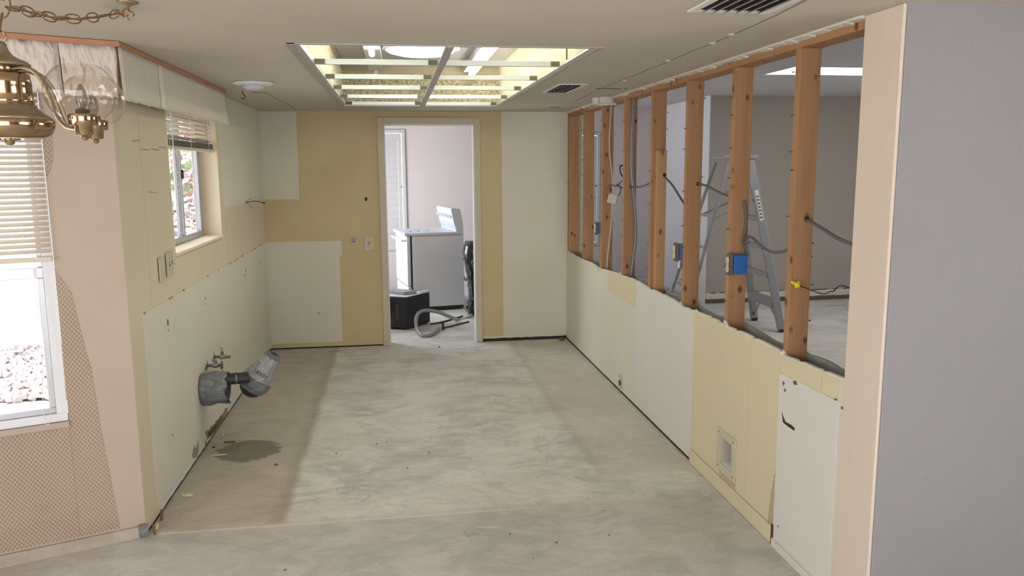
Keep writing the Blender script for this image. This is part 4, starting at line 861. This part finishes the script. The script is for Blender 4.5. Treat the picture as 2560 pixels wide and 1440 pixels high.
# black wire with the yellow connector
wc = thing('capped_wire', (1.6, 2.9, .95), 'thin black wire tipped with a yellow twist connector in front of the nearest stud', 'wire')
f_ = lambda x, y, X: Rw(x, y, X)
Yw = [3.035, 2.96, 2.87, 2.80, 2.74, 2.69, 2.66, 2.62, 2.592]
pts = [V((Bw(x, y, Y).x, Y, Bw(x, y, Y).z)) for (x, y), Y in zip(((1996, 713), (2024, 724), (2050, 733), (2064, 734), (2075, 729), (2084, 728), (2096, 716), (2108, 715), (2128, 721)), Yw)]
MB().tube(spline(pts, 6), .0023, 7).build('wire', 'blackcable', wc)
a_, c_ = pts[0], V((Bw(1977, 704, 3.04).x, 3.035, Bw(1977, 704, 3.04).z)); ex = (c_-a_).normalized()
MB().lathe([(.0105, -.004), (.0115, .010), (.0085, .012), (.0065, .018), (.0055, (c_-a_).length), (.002, (c_-a_).length+.001)], a_, ex, 12).build('twist_connector', 'yellow', wc)
MB().obox(a_+ex*.006, ex*.005, ex.cross(V((0, 1, 0))).normalized()*.015, V((0, .003, 0))).build('connector_wing', 'yellow', wc)
def box_(y0, y1, z0, z1, label, x0=KX+.014, x1=KX+.082, mat='blue'):
    t = thing('outlet_box', (x0, (y0+y1)/2, z0), label, 'outlet box', 'electrical boxes on the studs')
    MB().box(x0, x1, y0, y1, z0, z1).build('box', mat, t, bevel=.002)
    MB().box(x0-.020, x0-.004, y0+.004, y1-.004, z0-.006, z1+.006).build('strap', 'clip', t)
    MB().box(x0-.022, x0-.002, y0+.007, y1-.007, z0+.006, z1-.006).build('body', 'dark', t)
    h = (z1-z0)
    for s_ in (.27, .73): MB().lathe([(.017, 0), (.0165, .006), (.014, .007)], (x0-.020, (y0+y1)/2, z0+h*s_), (-1, 0, 0), 16).build('receptacle_face', 'ivory', t)
    MB().box(x0-.024, x0-.018, (y0+y1)/2-.013, (y0+y1)/2+.013, z0+.008, z1-.008).build('receptacle', 'ivory', t, bevel=.002)
    return t
p = Rw(1843, 637); q = Rw(1843, 687); box_(SY[6]-.052, SY[6]-.001, Bw(1850, 686, SY[6]-.05).z, Bw(1850, 638, SY[6]-.05).z, 'bright blue outlet box on the stud before the stepladder')
z = Bw(1702, 650, SY[5]+.06).z; t = box_(SY[5]+.039, SY[5]+.092, z, z+.092, 'blue outlet box with ivory sockets behind the stud left of the stepladder', KX-.002, KX+.06)
MB().box(KX+.0, KX+.004, SY[5]+.05, SY[5]+.07, z-.045, z-.008).build('hanging_tab', 'wand', t)
z = Bw(1494, 585, SY[2]+.06).z; box_(SY[2]+.039, SY[2]+.09, z, z+.09, 'small dark blue outlet box far back near the doorway end of the studs', KX-.002, KX+.06)
# hanging junction box and its wires, between the third and fourth studs from the back
ym_ = 5.75; c = Bw(1534, 498, ym_); hb = thing('hanging_junction_box', c-V((0, 0, .05)), 'grey metal junction box dangling from its cables among the far studs', 'junction box')
dA = V((.75, -.35, -.2)).normalized(); dB = V((.2, .0, .98)); dB = (dB-dA*dB.dot(dA)).normalized(); dC = dA.cross(dB)
MB().obox(c, dA*.028, dB*.036, dC*.026).build('box', 'gridgrey', hb, bevel=.003)
MB().obox(c-dA*.034, dA*.005, dB*.034, dC*.020).build('receptacle', 'ivory', hb, bevel=.002)
for s_ in (-.017, .017): MB().lathe([(.014, 0), (.012, .004)], c-dA*.039+dB*s_, -dA, 12).build('receptacle_face', 'ivory', hb)
w3 = lambda l: [Bw(x, y, ym_-.02*k) for k, (x, y) in enumerate(l)]
MB().tube(spline(w3([(1542, 494), (1550, 483), (1551, 470), (1546, 460), (1540, 466)]), 5), .005, 8).build('cable', 'cable', hb)
MB().tube(spline([Bw(x, y, ym_+.02) for x, y in ((1518, 472), (1522, 464), (1532, 463), (1545, 466), (1559, 470))], 5), .0045, 8).build('cable', 'cable', hb)
MB().tube(spline([Bw(x, y, ym_) for x, y in ((1538, 468), (1546, 461), (1558, 450))], 5), .0045, 8).build('cable', 'cable', hb)
cable([Bw(x, y, 5.62) for x, y in ((1560, 414), (1551, 415), (1550, 424), (1552, 434), (1560, 445))], .0055, 'blackcable', 'electrical_cable', 'black bent cable stub poking from the conduit stud')
# ================================================================== ROOM BEYOND THE DOOR
# stove turned sideways
sx, sY = V((.593, .10, 0)).normalized(), V((-.10, .593, 0)).normalized(); O = V((.178, 9.04, 0))
st = thing('stove', O+sx*.3+sY*.38, 'white freestanding stove standing sideways in the room beyond the doorway', 'stove')
def sbx(n, a0, a1, d0, d1, z0, z1, mat, bev=.003):
    c = O+sx*(a0+a1)/2+sY*(d0+d1)/2+V((0, 0, (z0+z1)/2)); return MB().obox(c, sx*(a1-a0)/2, sY*(d1-d0)/2, V((0, 0, (z1-z0)/2))).build(n, mat, st, bevel=bev)
sbx('kick_base', .03, .59, .01, .75, .012, .05, 'black'); sbx('body', .0, .60, 0, .76, .05, .872, 'stoveside')
sbx('cooktop', -.085, .50, -.004, .764, .876, .905, 'enamel'); sbx('door_gap', -.02, -.001, .012, .748, .17, .866, 'black', 0)
od = sbx('oven_door', -.060, -.022, .004, .756, .30, .868, 'enamel'); sbx('drawer', -.055, -.018, .004, .756, .06, .285, 'enamel')
hd = [O+sx*a+sY*d+V((0, 0, .82)) for a, d in ((-.06, .03), (-.10, .04), (-.115, .10), (-.115, .66), (-.10, .72), (-.06, .73))]
MB().tube(spline(hd, 4), .012, 10).build('handle', 'enamel', od, smooth=True)
pl = [(.505, .875), (.515, .93), (.49, 1.0), (.455, 1.165), (.475, 1.178), (.565, 1.165), (.598, 1.0), (.60, .875)]
MB().prism([O+sx*a+V((0, 0, z)) for a, z in pl], sY*.76).build('backguard', 'enamel', st, bevel=.004)
for k in range(5):
    c = O+sx*.474+sY*(.06+.16*k)+V((0, 0, 1.08)); dn = (sx*-.96+V((0, 0, .25))).normalized()
    MB().lathe([(.026, 0), (.024, .012), (.014, .014), (.013, .032), (.004, .033)], c, dn, 14).build('knob', 'enamel', st, smooth=2)
for a, d in ((.02, .2), (.12, .25), (.25, .3)): MB().lathe([(.012, 0), (.010, .01)], O+sx*a+sY*d+V((0, 0, .905)), n=10).build('burner_pin', 'steel', st)
sbx('trim_line', .0, .47, -.006, -.001, .868, .876, 'trimwood', 0)
# black microwave lying on the floor
mo = V((.084, 8.03, 0)); ma = V((.246, .312, 0)).normalized(); mb = V((-.78, .42, 0)).normalized()
mw = thing('microwave', mo+ma*.2+mb*.25, 'black microwave oven with a dusty top on the floor inside the doorway', 'microwave')
def mbx(n, a0, a1, b0, b1, z0, z1, mat, bev=.004):
    P_ = [mo+ma*a+mb*b_+V((0, 0, z)) for z in (z0, z1) for a, b_ in ((a0, b0), (a1, b0), (a1, b1), (a0, b1))]
    return MB().hexa(P_).build(n, mat, mw, bevel=bev)
mbx('case', 0, .40, 0, .60, .012, .335, 'black'); mbx('top', .004, .396, .004, .596, .335, .340, 'stoveside', .001)
mbx('door', -.022, -.001, .0, .60, .02, .33, 'black'); mbx('door_window', -.025, -.022, .12, .5, .06, .28, 'blackshiny', .001)
for k in range(10): mbx('label_line', -.0235, -.0222, .075, .115 if k % 3 else .105, .10+k*.018, .105+k*.018, 'cable', 0)
for a, b_ in ((.03, .03), (.37, .03), (.03, .5)): MB().lathe([(.015, 0), (.015, .012)], mo+ma*a+mb*b_, n=10).build('foot', 'black', mw)
o = MB().hexa([mo+ma*a+mb*b_+V((0, 0, z)) for z in (.342, .372) for a, b_ in ((.10, .10), (.24, .04), (.32, .36), (.18, .42))]).build('mounting_bracket', 'alu', bevel=.002); tag(o, 'thin bluish metal bracket lying on top of the microwave', 'bracket')
o = MB().hexa([mo+ma*a+mb*b_+V((0, 0, z)) for z in (.342, .36) for a, b_ in ((.26, .0), (.39, .0), (.39, .03), (.26, .03))]).build('mounting_bracket', 'stoveside', bevel=.002); tag(o, 'grey strip of metal along the microwave top edge', 'bracket')
# black plastic-wrapped bag
bo = V((.875, 8.78, 0)); bgm = thing('wrapped_bundle', bo, 'tall bundle in shiny black plastic leaning behind the door jamb', 'bag')
b = MB(); rows = []; n = 20; K = 14
for j in range(K+1):
    t = j/K; z = .03+.80*t
    for i in range(n):
        a = 2*math.pi*i/n; sq = (abs(math.cos(a))**4+abs(math.sin(a))**4)**-.25
        r_ = sq*(1-.5*max(0, t-.9)*6)*(1+.07*math.sin(5*a+j*1.3)+.05*math.sin(j*2.1+i)); rows.append(bo+V((.115*r_*math.cos(a)+.03*math.sin(t*5), .17*r_*math.sin(a), z)))
b.add(rows, [(j*n+i, j*n+(i+1) % n, (j+1)*n+(i+1) % n, (j+1)*n+i) for j in range(K) for i in range(n)]+[tuple(range(n))[::-1], tuple(range(K*n, K*n+n))]); b.build('wrap', 'blackshiny', bgm, smooth=True)
MB().lathe([(.10, 0), (.10, .03)], bo, n=14).build('base', 'black', bgm)
for z_ in (.62, .40): MB().tube([bo+V((-.125+random.uniform(-.01, .01), -.10+.2*k/5, z_+.02*math.sin(k*2))) for k in range(6)], .006, 6).build('strap', 'blackshiny', bgm)
# hose and cords on the floor
hp = [Fl(1097, 827)+V((0, 0, .018)), Fl(1080, 840)+V((0, 0, .018)), Fl(1056, 843)+V((0, 0, .018)), Bw(1043, 822, 7.90), Bw(1040, 800, 7.95), Bw(1047, 782, 8.0), Bw(1066, 776, 8.08), Bw(1095, 780, 8.2), Bw(1130, 794, 8.36), Bw(1155, 801, 8.5), Fl(1180, 794)+V((0, 0, .03))]
cable(hp, .019, 'hose', 'drain_hose', 'grey corrugated hose looping over the floor in the doorway', 'hose')
cable([Fl(*p)+V((0, 0, .008)) for p in ((1076, 812), (1100, 808), (1130, 800), (1156, 792))], .008, 'blackcable', 'power_cord', 'black power cord running from the microwave toward the bundle', 'cord')
cable([Fl(*p)+V((0, 0, .008)) for p in ((1104, 822), (1118, 820), (1140, 814), (1172, 806))], .008, 'blackcable', 'power_cord', 'black cord with a plug lying inside the hose loop', 'cord')
o = MB().prism([Fl(1106, 828)+V((0, 0, .001)), Fl(1104, 818)+V((0, 0, .04)), Fl(1110, 816)+V((0, 0, .04)), Fl(1112, 824)+V((0, 0, .001))], (.0, .012, .004)).build('cord_plug', 'black'); tag(o, 'black plug standing on the floor in the hose loop', 'plug')
# ================================================================== STEPLADDER
ld = thing('stepladder', (3.3, 7.6, 0), 'old aluminium stepladder standing in the side room behind the studs', 'ladder')
TT = 1.70
ft = {}
for nm, fy, ty in (('n', 7.25, 7.43), ('f', 7.86, 7.74)):
    Tf, Ff = V((3.44, ty, TT)), V((3.755, fy, .015)); ft[nm] = (Tf, Ff)
    MB().bar(Ff, Tf, .078, .028, (1, 0, 0)).build('front_rail', 'alu', ld, bevel=.003)
    Tr, Fr = V((3.22, ty, TT-.03)), V((2.72, fy, .012)); ft[nm+'r'] = (Tr, Fr)
    MB().bar(Fr, Tr, .03, .022, (1, 0, 0)).build('rear_rail', 'alu', ld, bevel=.002)
    MB().obox(Ff+V((0, 0, .0)), V((.03, 0, 0)), V((0, .018, 0)), V((0, 0, .015))).build('foot', 'black', ld); MB().obox(Fr+V((0, 0, .003)), V((.02, 0, 0)), V((0, .015, 0)), V((0, 0, .015))).build('foot', 'black', ld)
    at_ = lambda e_, z: e_[1]+(e_[0]-e_[1])*((z-e_[1].z)/(e_[0].z-e_[1].z))
    MB().bar(at_(ft[nm], 1.32), at_(ft[nm+'r'], 1.12), .022, .006).build('spreader', 'alu', ld)
    a_ = at_(ft[nm], .25); sg = .22 if nm == 'n' else -.22
    MB().bar(at_(ft[nm], .06)+V((0, 0, 0)), a_+V((0, sg, .03)), .022, .008).build('corner_brace', 'alu', ld)
MB().box(3.175, 3.51, 7.40, 7.77, TT, TT+.035).build('top_cap', 'alu', ld, bevel=.004)
for z in (.28, .56, .84, 1.12, 1.40):
    a_, c_ = at_(ft['n'], z), at_(ft['f'], z); m_ = (a_+c_)/2
    MB().obox(m_, V((.045, 0, 0)), V((0, (c_-a_).length/2-.012, 0)), V((0, 0, .022 if z > .3 else .04))).build('step', 'alu', ld, bevel=.003)
for z in (.45, .85, 1.15):
    a_, c_ = at_(ft['nr'], z), at_(ft['fr'], z); MB().bar(a_, c_, .03, .008).build('rear_brace', 'alu', ld)
tp_ = at_(ft['n'], 1.25); up_ = (ft['n'][0]-ft['n'][1]).normalized()
MB().obox(tp_+V((0, -.0155, 0)), up_*.15, V((0, .001, 0)), up_.cross(V((0, 1, 0)))*.02).build('sticker', 'gypsum', ld)
for k in range(7): MB().obox(tp_+V((0, -.017, 0))+up_*(-.12+.035*k), up_*.009, V((0, .0006, 0)), up_.cross(V((0, 1, 0)))*.012).build('sticker_print', 'cable', ld)
# ================================================================== FLOOR DEBRIS
def chip_(px, py, sz, mat, label, group='debris on the concrete'):
    p = Fl(px, py); n_ = 7; pl_ = [p+V((sz[0]*math.cos(2*math.pi*i/n_)*random.uniform(.6, 1), sz[1]*math.sin(2*math.pi*i/n_)*random.uniform(.6, 1), .0015)) for i in range(n_)]
    o = MB().prism(pl_, (.001, 0, sz[2])).build('debris_chip', mat); return tag(o, label, 'debris', group)
chip_(470, 1240, (.035, .016, .014), 'debris', 'pale plaster lump at the foot of the left wall')
chip_(393, 1321, (.012, .018, .02), 'debris', 'small white crumb by the left wall corner')
chip_(547, 1139, (.055, .007, .006), 'debris', 'pale yellow splinter beside the damp patch on the floor')
chip_(575, 1107, (.045, .008, .008), 'brown', 'dark splinter lying above the damp patch')
chip_(534, 1120, (.012, .006, .006), 'black', 'black speck between the wall and the damp patch')
chip_(690, 1163, (.010, .008, .006), 'brown', 'brown crumb below the damp patch')
chip_(1732, 1158, (.022, .018, .010), 'debris', 'white crumb at the start of the yellow baseboard')
chip_(558, 1088, (.014, .010, .008), 'debris', 'pale crumb under the torn hole in the left wall')
chip_(1938, 1352, (.02, .016, .008), 'brown', 'brown torn scrap at the end of the yellow baseboard')
chip_(1405, 852, (.03, .02, .03), 'brown', 'torn scrap in the far right corner of the kitchen')
chip_(674, 882, (.02, .03, .03), 'brown', 'dark scrap in the far left corner of the kitchen')
chip_(955, 862, (.03, .018, .008), 'debris', 'pale scrap at the foot of the left door casing')
chip_(1098, 868, (.012, .008, .006), 'brown', 'brown crumb on the floor inside the doorway')
for k in range(24):
    px, py = random.uniform(700, 1800), random.uniform(900, 1430)
    p = Fl(px, py)
    if p.x > 1.5 or p.x < -1.05: continue
    q_ = random.uniform(.003, .007); chip_(px, py, (q_, q_, .003), random.choice(['brown', 'debris', 'steel']), 'tiny loose crumb scattered on the concrete floor', 'tiny crumbs on the floor')
for px, py, tilt in ((400, 1302, .3), (384, 1338, -.2)):
    p = Fl(px, py); o = MB().prism([p, p+V((.009, .006, 0)), p+V((.006+.02*tilt, .015, .045)), p+V((-.003+.02*tilt, .009, .055))], (.003, -.003, 0)).build('paper_shred', 'brown'); tag(o, 'dark torn paper shred curling at the wall corner, ' + ('beside the white panel' if px == 400 else 'nearest the bay baseboard'), 'debris')
# ================================================================== OUTDOORS
gz = -.14
b = MB(); b.box(-40, -1.45, -10, 45, gz-.2, gz); struct(b.build('ground', 'patio'), 'sunlit pale ground outside the windows', 'ground')

c1 = Fl(60, 1003, gz); c2_ = Fl(60, 868, gz)
# gravel bank seen through the bay window: a low sloping bed of stones
def bed(x0, x1, y0, y1, f, n, mat, name, label):
    b = MB(); vs = []; k = 30
    for j in range(k+1):
        for i in range(k+1):
            x = x0+(x1-x0)*i/k; y = y0+(y1-y0)*j/k; vs.append((x, y, f(x, y)+random.uniform(-.01, .02)))
    fs = [(j*(k+1)+i, j*(k+1)+i+1, (j+1)*(k+1)+i+1, (j+1)*(k+1)+i) for j in range(k) for i in range(k)]
    t = thing(name, ((x0+x1)/2, (y0+y1)/2, gz), label, 'gravel', kind='stuff')
    b.add(vs, fs).build('bed', 'gravel', t)
    b = MB()
    for _ in range(n):
        x = random.uniform(x0, x1); y = random.uniform(y0, y1); s_ = random.uniform(.025, .07); z = f(x, y)+s_*.2
        R_ = Matrix.Rotation(random.uniform(0, 6), 3, V((random.random()-.5, random.random()-.5, random.random()+.1)).normalized())
        pts_ = [V((1, 0, 0)), V((-1, 0, 0)), V((0, 1, 0)), V((0, -1, 0)), V((0, 0, .7)), V((0, 0, -.7))]
        b.add([V((x, y, z))+R_@(p*s_*random.uniform(.7, 1.1)) for p in pts_], [(0, 2, 4), (2, 1, 4), (1, 3, 4), (3, 0, 4), (2, 0, 5), (1, 2, 5), (3, 1, 5), (0, 3, 5)])
    o = b.build('stones', 'stone', t); o['kind'] = 'stuff'
bed(-5.4, -2.2, 6.45, 8.4, lambda x, y: gz+.02, 2200, 'gravel', 'gravel_bed', 'pale gravel bed outside the tall bay window')
bed(-3.2, -1.6, 8.55, 9.75, lambda x, y: gz+max(0, (y-8.55)*1.2), 1500, 'gravel', 'gravel_bank', 'steep gravel bank outside the kitchen window')
o = MB().box(-16, -15.7, -2, 40, gz, 2.6).build('garden_wall', 'stucco'); tag(o, 'sunlit white garden wall far beyond the bay window', 'wall')
fb_ = thing('flowering_bush', (-2.5, 10.9, 1.2), 'pink flowering bush on the bank outside the kitchen window', 'bush')
def leaves(n, s0_, s1, mat, name, zlo, zhi):
    b = MB()
    for _ in range(n):
        a = random.uniform(0, 6.28); rr_ = random.random()**.5; c = V((-2.6+1.3*rr_*math.cos(a), 10.95+1.05*rr_*math.sin(a), random.uniform(zlo, zhi)))
        u_ = V((random.uniform(-1, 1), random.uniform(-1, 1), random.uniform(-1, 1))).normalized(); w_ = u_.cross(V((random.uniform(-1, 1), random.uniform(-1, 1), 1))).normalized(); s_ = random.uniform(s0_, s1)
        b.add([c-u_*s_, c+w_*s_*.5, c+u_*s_, c-w_*s_*.5], [(0, 1, 2, 3)])
    o = b.build(name, mat, fb_); o['kind'] = 'stuff'
leaves(2600, .04, .09, 'leaf', 'foliage', .9, 3.0); leaves(1500, .04, .08, 'petal', 'blossom', 1.0, 2.9)
MB().tube([(-2.6, 10.9, -.14), (-2.55, 10.9, 1.3), (-2.5, 10.95, 2.3)], .04, 8).build('stem', 'brown', fb_)
